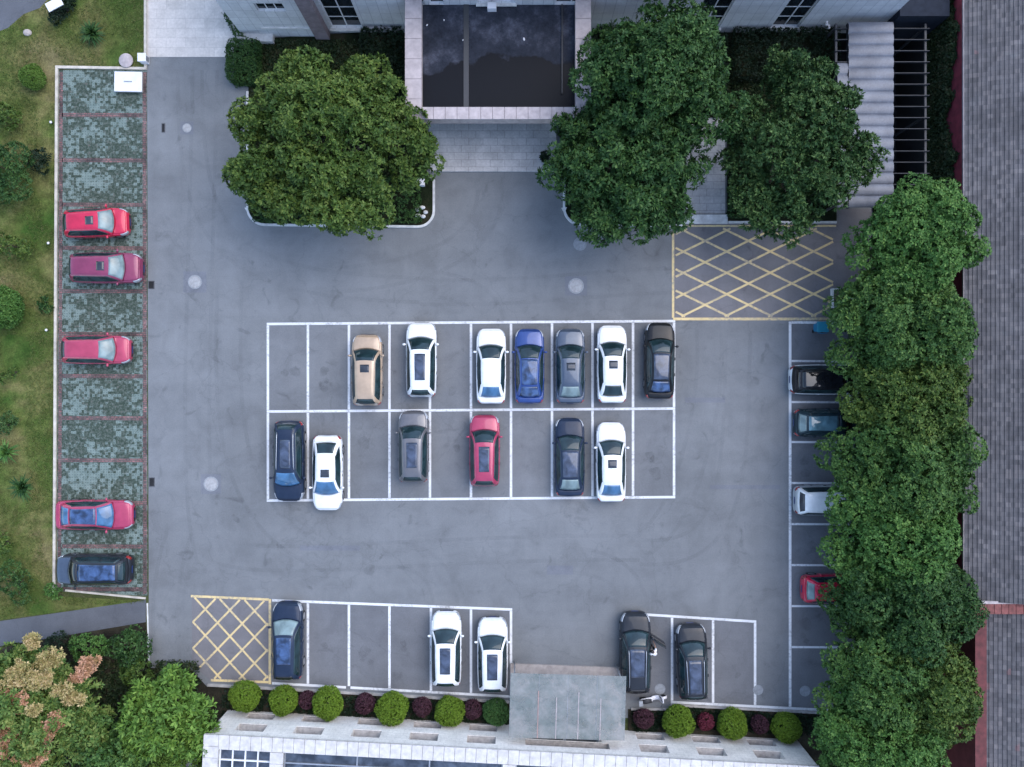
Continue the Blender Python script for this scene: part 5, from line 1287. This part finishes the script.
# hedges and dark beds
Hg = 'hedges by the upper building'
hedge_box('hedge', pxs([(232, 50), (236, 46), (262, 46), (262, 86), (236, 86), (232, 80)]), 1.0, 'leaf_deep', 91, 'clipped green hedge at the corner of plaza and asphalt', Hg, spacing=.085, length=.12)
bed('planting_bed', [(234, 48), (248, 44), (248, 86), (234, 84)], 'moss', .06)
hedge_box('hedge', pxs([(224, -10), (234, -10), (247, 40), (240, 42), (229, 22)]), .7, 'leaf_deep', 92, 'thin hedge between the plaza and the building corner', Hg)
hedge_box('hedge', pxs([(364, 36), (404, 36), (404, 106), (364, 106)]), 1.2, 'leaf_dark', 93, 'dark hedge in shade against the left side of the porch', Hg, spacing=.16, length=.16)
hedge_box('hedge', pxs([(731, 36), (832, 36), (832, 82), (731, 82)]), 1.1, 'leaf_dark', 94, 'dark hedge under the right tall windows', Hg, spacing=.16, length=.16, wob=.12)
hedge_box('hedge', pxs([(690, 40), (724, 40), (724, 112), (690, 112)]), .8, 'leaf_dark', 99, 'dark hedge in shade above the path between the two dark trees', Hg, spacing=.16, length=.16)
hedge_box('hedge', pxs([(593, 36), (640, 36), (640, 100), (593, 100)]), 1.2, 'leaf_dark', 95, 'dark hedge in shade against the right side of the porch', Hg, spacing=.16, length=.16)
hedge_box('hedge', pxs([(728, 180), (775, 180), (775, 217), (728, 217)]), .8, 'leaf_deep', 96, 'low hedge beside the white step under the rosette tree', Hg, spacing=.16, length=.15)
hedge_box('hedge', pxs([(253, 180), (420, 180), (420, 222), (256, 222)]), .7, 'leaf_deep', 97, 'low hedge inside the white kerb under the wide tree', Hg, spacing=.17, length=.15, wob=.1)
hedge_box('hedge', pxs([(570, 180), (676, 180), (676, 220), (574, 220)]), .7, 'leaf_deep', 98, 'low hedge inside the kerb right of the entrance paving', Hg, spacing=.17, length=.15, wob=.1)
# topiary along the lower building
Tg, Trd = 'green topiary balls by the white building', 'dark red topiary balls by the white building'
for k, (px, py, r, lb_) in enumerate([(245, 696, 15.5, 'green topiary ball nearest the fresh green tree'), (284, 700.5, 14.5, 'green topiary ball behind the dark blue car'),
        (328, 703, 16, 'green topiary ball between the dim purple ball and a red one'), (392, 708.5, 16.5, 'green topiary ball midway, left of the two white SUVs'),
        (449.5, 711, 15, 'green topiary ball behind the left white SUV'), (496, 712, 13.5, 'green topiary ball touching the glass canopy'),
        (678, 721, 16, 'green topiary ball right of the white scooter'), (732, 724, 15.5, 'green topiary ball between the crimson ball and the plum one'),
        (786, 727.5, 14.5, 'green topiary ball nearest the right tree row')]):
    leaf_ball('topiary_ball', px, py, r, 'leaf_ball_blue' if k in (5,) else 'leaf_ball', 101 + k, lb_, 'topiary', Tg)
for k, (px, py, r, mt, lb_) in enumerate([(307, 699.5, 8.5, 'leaf_red', 'dim purple topiary ball between the first green ones behind the dark blue car'), (365.5, 703.5, 10, 'leaf_red', 'purple topiary ball left of the midway green one'),
        (422, 707, 9.5, 'leaf_red', 'purple topiary ball left of the left white SUV tail'), (473, 709.5, 9.5, 'leaf_red', 'purple topiary ball behind the gap of the two white SUVs'),
        (644, 718.5, 10, 'leaf_red', 'plum topiary ball below the white scooter'), (705.5, 722, 8.5, 'leaf_crimson', 'crimson topiary ball, reddest of all'), (760, 724.5, 9, 'leaf_red', 'plum topiary ball left of the last green one')]):
    leaf_ball('topiary_ball', px, py, r, mt, 121 + k, lb_, 'topiary', Trd)
# ground cover in the lower bed: nobody could count it
rg = np.random.default_rng(9); C = []
for (x0, y0, x1, y1, y2, n) in ((222, 688, 508, 704, 26, 1700), (672, 706, 836, 716, 20, 800), (632, 710, 670, 710, 20, 250)):
    t_ = rg.uniform(0, 1, n); px = x0 + (x1 - x0) * t_; py = y0 + (y1 - y0) * t_ + rg.uniform(0, y2, n)
    C.append(np.column_stack([(px - 512) / 16, (383.5 - py) / 16, np.full(n, .08)]))
C = np.concatenate(C); V = rosettes(C, np.tile([[0, 0, 1.0]], (len(C), 1)), 6, .17, .08, (15, 70), rg)
struct(put('ground_cover', quick_mesh('ground_cover', V, 4, 'leaf_dark')), 'stuff')
# ground cover in the shaded beds, under the right trees and by the lower left trees
C = []
for (x0, x1, y0, y1, n) in ((252, 404, 42, 178, 4200), (594, 684, 40, 178, 2600), (684, 727, 40, 117, 900), (730, 834, 84, 178, 2200), (884, 928, 210, 767, 5200), (932, 972, -40, 767, 8000), (-60, 200, 660, 800, 7000)):
    C.append(np.column_stack([(rg.uniform(x0, x1, n) - 512) / 16, (383.5 - rg.uniform(y0, y1, n)) / 16, np.full(n, .11)]))
C = np.concatenate(C); V = rosettes(C, np.tile([[0, 0, 1.0]], (len(C), 1)), 5, .24, .11, (15, 75), rg)
struct(put('ground_cover', quick_mesh('ground_cover', V, 4, 'leaf_ivy')), 'stuff')
# grass on the lawn
def in_poly(pts, x, y):
    ins = np.zeros(len(x), bool); n = len(pts)
    for i in range(n):
        (x0, y0), (x1, y1) = pts[i], pts[(i + 1) % n]
        if y0 == y1: continue
        c = ((y0 > y) != (y1 > y)) & (x < (x1 - x0) * (y - y0) / (y1 - y0) + x0); ins ^= c
    return ins
n = 60000; px = rg.uniform(-60, 146, n); py = rg.uniform(-40, 640, n)
k = in_poly(lawn_pts, px, py) & ~in_poly([(-400, -300), (54, -300), (49, 0), (40, 9), (24, 15), (8, 29), (0, 32), (-400, 92)], px, py)
k &= np.array([noise.noise(Vector((a * .03, b * .03, 5.0))) > -.22 for a, b in zip(px, py)])
C = np.column_stack([(px[k] - 512) / 16, (383.5 - py[k]) / 16, np.full(k.sum(), .004)])
V = rosettes(C, np.tile([[0, 0, 1.0]], (len(C), 1)), 4, .13, .022, (20, 80), rg, jit=.3)
struct(put('grass', quick_mesh('grass', V, 4, 'blade')), 'stuff')

# ================================================================== SMALL THINGS
def boxthing(name, px, py, z, w, d, mat, label, cat, rot=0.0, parts=None):
    c = P(px, py, z); root = empty(name, (c.x, c.y, 0), R(rot)); tag(root, label, cat); return root
# white slab lying on the pavers
t = boxthing('cover_slab', 128, 81.5, .3, 0, 0, None, 'white rectangular cover slab at the top of the paver strip', 'slab', -1)
m = MB(); m.box(-.82, .82, -.58, .58, .0, .22); m.build('base', 'concrete', t)
m = MB(); m.box(-.86, .86, -.62, .62, .223, .30); bevel(m.build('lid', 'white_board', t), .02)
m = MB(); m.box(-.25, .25, -.03, .03, .303, .33); m.build('handle', 'steel', t)
t = boxthing('service_box', 141.5, 57, .6, 0, 0, None, 'small white service box by the kerb at the plaza corner', 'box')
m = MB(); m.box(-.22, .22, -.22, .22, 0, .55); m.build('body', 'white_board', t); m = MB(); m.box(-.26, .26, -.26, .26, .553, .60); bevel(m.build('lid', 'white_board', t), .015)
m = MB(); m.box(.223, .23, -.15, .15, .1, .5); m.build('door', 'steel', t)
t = boxthing('stone_table', 125.5, 60, .25, 0, 0, None, 'pale pinkish round slab in the lawn near the service box', 'slab')
m = MB(); m.lathe([(.33, 0), (.33, .14)], n=20); m.build('base', 'concrete', t); m = MB(); m.lathe([(.42, .143), (.44, .16), (.44, .21), (.41, .235), (.02, .24)], n=28); m.build('top', 'pink_stone', t, True)
m = MB(); m.ball((0, 0, .06), (.28, .22, .14), 9, 6); c = P(28, 33); tag(m.build('stone', 'beige_stone', None, loc=(c.x, c.y, 0)), 'beige stone lying on the lawn near the upper road', 'stone')
m = MB(); m.ball((0, 0, .1), (1.1, .8, .5), 10, 7); c = P(3, 758); tag(m.build('boulder', 'grey_rock', None, loc=(c.x, c.y, 0)), 'grey boulder in the lower left corner below the peach tufts', 'stone')
# white cabinet by the upper road
t = boxthing('litter_bin', 54, 4, 1.0, 0, 0, None, 'white topped box standing at the edge of the upper road', 'box', 28)
m = MB(); m.box(-.42, .42, -.2, .2, .15, .92); m.build('body', 'dark_metal', t); m = MB(); m.box(-.5, .5, -.28, .28, .923, 1.0); bevel(m.build('lid', 'white_board', t), .02)
for x in (-.35, .35): m = MB(); m.box(x - .04, x + .04, -.15, .15, 0, .148); m.build('leg', 'dark_metal', t)
for (px, py, lb_) in ((50.5, 122, 'little white lamp at the kerb beside the second paver bay'), (46, 330, 'little white lamp at the kerb beside the rose red car'), (48, 243, 'little white lamp on the lawn beside the magenta car')):
    t = boxthing('garden_lamp', px, py, .3, 0, 0, None, lb_, 'lamp'); t['group'] = 'small lamps on the lawn'
    m = MB(); m.tube([(0, 0, 0), (0, 0, .24)], .025, 8); m.build('post', 'dark_metal', t); m = MB(); m.lathe([(.06, .243), (.085, .28), (.06, .33), (.01, .35)], n=14); m.build('lamp_head', 'white_board', t, True)
# bins and planter by the hatching
t = boxthing('recycling_bin', 823, 327, 1.0, 0, 0, None, 'blue recycling bin on wheels at the edge of the right trees', 'bin', 90)
m = MB(); vs = [(-.22, -.26, .1), (.22, -.26, .1), (.22, .26, .1), (-.22, .26, .1), (-.29, -.34, .95), (.29, -.34, .95), (.29, .34, .95), (-.29, .34, .95)]
m.add(vs, [(3, 2, 1, 0), (4, 5, 6, 7), (0, 1, 5, 4), (1, 2, 6, 5), (2, 3, 7, 6), (3, 0, 4, 7)]); bevel(m.build('body', 'blue_plastic', t), .03)
m = MB(); m.box(-.31, .33, -.36, .36, .955, 1.03); m.box(-.2, .2, -.28, .28, 1.03, 1.05); bevel(m.build('lid', 'teal_plastic', t), .03); m = MB(); m.tube([(-.35, -.3, .93), (-.39, 0, .95), (-.35, .3, .93)], .02, 8); m.build('handle', 'blue_plastic', t)
for y in (-.28, .28): m = MB(); m.lathe([(.10, -.03), (.10, .03)], (-.2, y, .1), 16, 'Y'); m.build('wheel', 'rubber', t)
t = boxthing('tree_planter', 843, 298, .3, 0, 0, None, 'brown square planter with pale rim beside the yellow hatching', 'planter')
m = MB(); strip_path([(-.62, -.55), (.62, -.55), (.62, .55), (-.62, .55)], .10, 0, .3, m, True); m.build('rim', 'kerb_stone', t); m = MB(); m.box(-.565, .565, -.495, .495, 0, .22); m.build('soil', 'brown_soil', t)
# white posts and signs in the kerbed beds
t = boxthing('service_box', 421, 182, .5, 0, 0, None, 'white square box in the bed corner beside the entrance paving', 'box')
m = MB(); m.box(-.2, .2, -.2, .2, 0, .6); m.build('body', 'white_board', t); m = MB(); m.box(-.23, .23, -.23, .23, .603, .66); m.build('lid', 'white_board', t)
rgp = random.Random(5)
t = boxthing('rock_group', 421, 212, .2, 0, 0, None, 'pale stones at the rounded kerb left of the entrance paving', 'stones')
for k in range(5): m = MB(); a = k * 1.3; m.ball((.28 * math.cos(a), .3 * math.sin(a), .16), (.16 + .04 * (k % 2), .13, .12), 8, 6); m.build('stone', 'kerb_stone', t)
t = boxthing('flower_pot', 545, 158, .4, 0, 0, None, 'dark potted plant at the right edge of the entrance paving', 'plant pot')
m = MB(); m.lathe([(.16, .15), (.24, .5), (.26, .52), (.22, .52), (.2, .46)], n=18); m.build('pot', 'dark_metal', t, True)
rg = np.random.default_rng(4); a, b = dome_points((0, 0, .62), .28, 70, rg); put('foliage', quick_mesh('foliage', rosettes(a, b, 6, .18, .07, (10, 60), rg), 4, 'leaf_dark'), t)

m = MB(); m.box(-.3, .3, -1.6, .9, 0, 1.1); m.prism([(-.36, -1.66), (.36, -1.66), (.36, .96), (-.36, .96)], 1.103, 1.17); c = P(186, 757, 1.1); tag(m.build('garden_wall', 'cover_grey', None, loc=(c.x, c.y, 0)), 'short grey wall between the yellow green shrub and the white building', 'wall')
# white scooter parked by the lower bed
c = P(654, 700, .6); t = empty('motor_scooter', (c.x, c.y, 0), R(6)); tag(t, 'white scooter parked at the bed behind the black SUV', 'scooter')
for x in (-.62, .62):
    m = MB(); m.lathe([(.14, -.045), (.205, -.04), (.215, 0), (.205, .04), (.14, .045)], (x, 0, .215), 20, 'Y'); w = m.build('wheel', 'rubber', t, True)
    m = MB(); m.lathe([(.135, -.03), (.135, .03)], (x, 0, .215), 14, 'Y'); m.build('rim', 'alloy', w)
m = MB(); m.gridsolid([[(x, y * w, z + .05 * (1 - (y / 1.0) ** 2)) for y in (-1, -.6, 0, .6, 1)] for x, w, z in ((-.92, .07, .56), (-.75, .15, .60), (-.4, .17, .58), (-.12, .15, .5), (-.02, .14, .30), (.25, .15, .26), (.36, .15, .34))], 0, .14, (0, 0, 0)); m.build('body', 'white_board', t, True)
m = MB(); m.gridsolid([[(x, y * w, z + .03 * (1 - y * y)) for y in (-1, -.5, 0, .5, 1)] for x, w, z in ((-.78, .12, .70), (-.5, .15, .72), (-.15, .12, .69))], 0, .08, (0, 0, 0)); m.build('seat', 'seat_black', t, True)
m = MB(); m.gridsolid([[(x, y * w, z) for y in (-1, -.5, 0, .5, 1)] for x, w, z in ((.36, .17, .34), (.42, .2, .6), (.46, .16, .86), (.50, .12, .96))], 0, .05, (2, 0, .5)); m.build('leg_shield', 'white_board', t, True)
m = MB(); m.tube([(.62, 0, .215), (.5, 0, .75), (.44, 0, 1.0)], .03, 8); m.build('fork', 'steel', t); m = MB(); m.tube([(.30, .34, .98), (.40, .2, 1.0), (.44, 0, 1.0), (.40, -.2, 1.0), (.30, -.34, .98)], .02, 8); m.build('handlebar', 'dark_metal', t)
m = MB(); m.gridsolid([[(.62 + .26 * math.cos(a), y, .215 + .26 * math.sin(a)) for y in (-.08, 0, .08)] for a in (R(20), R(60), R(100), R(140))], 0, .02, (.62, 0, .2)); m.build('fender', 'white_board', t, True)
for y in (-.3, .3): m = MB(); m.ball((.36, y * 1.15, 1.14), (.02, .07, .05), 10, 6); m.tube([(.36, y, .99), (.36, y * 1.12, 1.13)], .008, 5); m.build('mirror', 'dark_metal', t)
m = MB(); m.box(-1.0, -.74, -.17, .17, .74, 1.0); bevel(m.build('top_box', 'cover_grey', t), .04); m = MB(); m.ball((.53, 0, .82), (.05, .09, .07), 10, 7); m.build('headlight', 'lamp_clear', t, True)

# the person at the open car door
def skinned(name, chains, mat, parent, sub=2):
    """chains of (x, y, z, radius); a chain may start at a named joint of an earlier chain by index"""
    vs, es, rad, roots, idx = [], [], [], [], {}
    for ch in chains:
        prev = None
        for j, p in enumerate(ch):
            key = tuple(round(q, 4) for q in p[:3])
            if key in idx: i = idx[key]
            else:
                i = len(vs); vs.append(p[:3]); rad.append(p[3]); idx[key] = i
                if prev is None: roots.append(i)
            if prev is not None and (prev, i) not in es: es.append((prev, i))
            prev = i
    me = bpy.data.meshes.new(name); me.from_pydata(vs, es, []); me.materials.append(MAT[mat]); o = put(name, me, parent)
    if not me.skin_vertices: 
        bpy.context.view_layer.objects.active = o
    o.modifiers.new('skin', 'SKIN'); o.modifiers['skin'].use_smooth_shade = True
    if not me.skin_vertices:
        bm = bmesh.new(); bm.from_mesh(me); bm.verts.layers.skin.verify(); bm.to_mesh(me); bm.free()
    sv = me.skin_vertices[0].data
    for i, r in enumerate(rad): sv[i].radius = (r, r); sv[i].use_root = i in roots
    s_ = o.modifiers.new('sub', 'SUBSURF'); s_.levels = sub; s_.render_levels = sub; return o
c = P(653, 650, 0.0); pe = empty('person', (8.74, c.y + .12, 0), R(38)); tag(pe, 'person in a white shirt standing at the open door of the black SUV', 'person')
pel, ch_, nk = (0, -.06, .93), (0, .16, 1.28), (0, .27, 1.42)
sh = lambda s_: (s_ * .185, .22, 1.35)
def arm(s_, el, wr_): return [(*nk, .055), (*sh(s_), .055), (*el, .040), (*wr_, .028)]
elL, wrL, elR, wrR = (-.26, .36, 1.12), (-.20, .55, 1.02), (.29, .34, 1.12), (.36, .52, 1.02)
chains = [[(*pel, .13), (0, .04, 1.10, .115), (*ch_, .125), (*nk, .055), (0, .33, 1.47, .055), (0, .385, 1.53, .088), (0, .42, 1.595, .092), (0, .42, 1.66, .07)], arm(-1, elL, wrL), arm(1, elR, wrR)]
for s_ in (-1, 1): chains.append([(*pel, .13), (s_ * .095, 0, .87, .09), (s_ * .105, .03 + .03 * s_, .48, .058), (s_ * .11, 0 + .06 * s_, .09, .040), (s_ * .115, .10 + .06 * s_, .04, .036)])
for s_, w_, e_ in ((-1, Vector(wrL), Vector(elL)), (1, Vector(wrR), Vector(elR))):
    d = (w_ - e_).normalized(); side = d.cross(Vector((0, 0, 1))).normalized(); dn = Vector((0, 0, -1))
    palm = w_ + d * .075; chains[-1 if False else 0] = chains[0]
    chains.append([(*w_, .028), (*palm, .030)])
    for q, (off, ln) in enumerate(((-.028, .075), (-.009, .085), (.010, .08), (.028, .062))):
        a = palm + side * off + d * .012; b = a + d * ln * .5 + dn * .006; e2 = b + d * ln * .3 + dn * .028
        chains.append([(*a, .0095), (*b, .0088), (*e2, .0075)])
    a = w_ + d * .03 - side * s_ * .018; b = a - side * s_ * .03 + d * .03; chains.append([(*a, .011), (*b, .010), (*(b + d * .03), .008)])
skinned('body', chains, 'skin', pe)
skinned('shirt', [[(0, -.08, .84, .15), (0, -.05, .90, .145), (0, .04, 1.10, .15), (*ch_, .17), (0, .25, 1.38, .075)], [(0, .25, 1.38, .075), (-.09, .235, 1.365, .092), (*sh(-1), .080), (-.235, .30, 1.19, .06)], [(0, .25, 1.38, .075), (.09, .235, 1.365, .092), (*sh(1), .080), (.255, .29, 1.19, .06)]], 'white_cloth', pe)
tr_ = [[(0, -0.03, .99, .125), (0, -.05, .94, .135), (s_ * .095, 0, .86, .102), (s_ * .105, .03 + .03 * s_, .48, .072), (s_ * .11, .06 * s_, .11, .058)] for s_ in (-1, 1)]
skinned('trousers', tr_, 'dark_cloth', pe)
m = MB(); m.ball((0, .395, 1.625), (.100, .115, .098), 16, 10); m.build('hair', 'hair', pe, True)
m = MB()
for s_ in (-1, 1): m.ball((s_ * .034, .512, 1.59), (.012, .008, .009), 8, 6)
m.build('eyes', 'hair', pe, True)
m = MB(); m.ball((0, .522, 1.56), (.014, .02, .024), 8, 6); m.ball((0, .505, 1.52), (.026, .01, .007), 8, 6)
for s_ in (-1, 1): m.ball((s_ * .093, .41, 1.575), (.012, .022, .032), 8, 6)
m.build('nose_mouth_ears', 'skin', pe, True)
for s_ in (-1, 1): m = MB(); m.ball((s_ * .113, .07 + .06 * s_, .045), (.048, .135, .045), 12, 8); m.build('shoe', 'dark_cloth', pe, True)

# ================================================================== CAMERA AND LIGHT
cam = bpy.data.cameras.new('camera'); cam.sensor_width = 36; cam.lens = 36 * FPX / 1024; cam.clip_end = 4000; cam.clip_start = 1
co = bpy.data.objects.new('camera', cam); COL.objects.link(co); co.location = (0, 0, CAM_H); SC.camera = co
EL, AZ = 58.0, 60.0
wd = bpy.data.worlds.new('World'); SC.world = wd; wd.use_nodes = True
nt = wd.node_tree; bg = nt.nodes['Background']; sky = nt.nodes.new('ShaderNodeTexSky'); sky.sky_type = 'NISHITA'
sky.sun_disc = False; sky.sun_elevation = R(EL); sky.sun_rotation = R(AZ); sky.dust_density = 1.2; sky.air_density = 1.0; sky.ozone_density = 1.0
nt.links.new(sky.outputs['Color'], bg.inputs['Color']); bg.inputs['Strength'].default_value = 0.15
sun = bpy.data.lights.new('sun', 'SUN'); sun.energy = 0.6; sun.angle = R(58); sun.color = (1.0, 0.98, 0.955)
so = bpy.data.objects.new('sun', sun); COL.objects.link(so)
d = Vector((math.sin(R(AZ)) * math.cos(R(EL)), math.cos(R(AZ)) * math.cos(R(EL)), math.sin(R(EL))))
so.rotation_euler = (-d).to_track_quat('-Z', 'Y').to_euler(); so.location = (0, 0, 40)
SC.view_settings.view_transform = 'Standard'; SC.view_settings.look = 'None'; SC.view_settings.gamma = 1.0; SC.view_settings.use_curve_mapping = False
SC.view_settings.exposure = 1.55
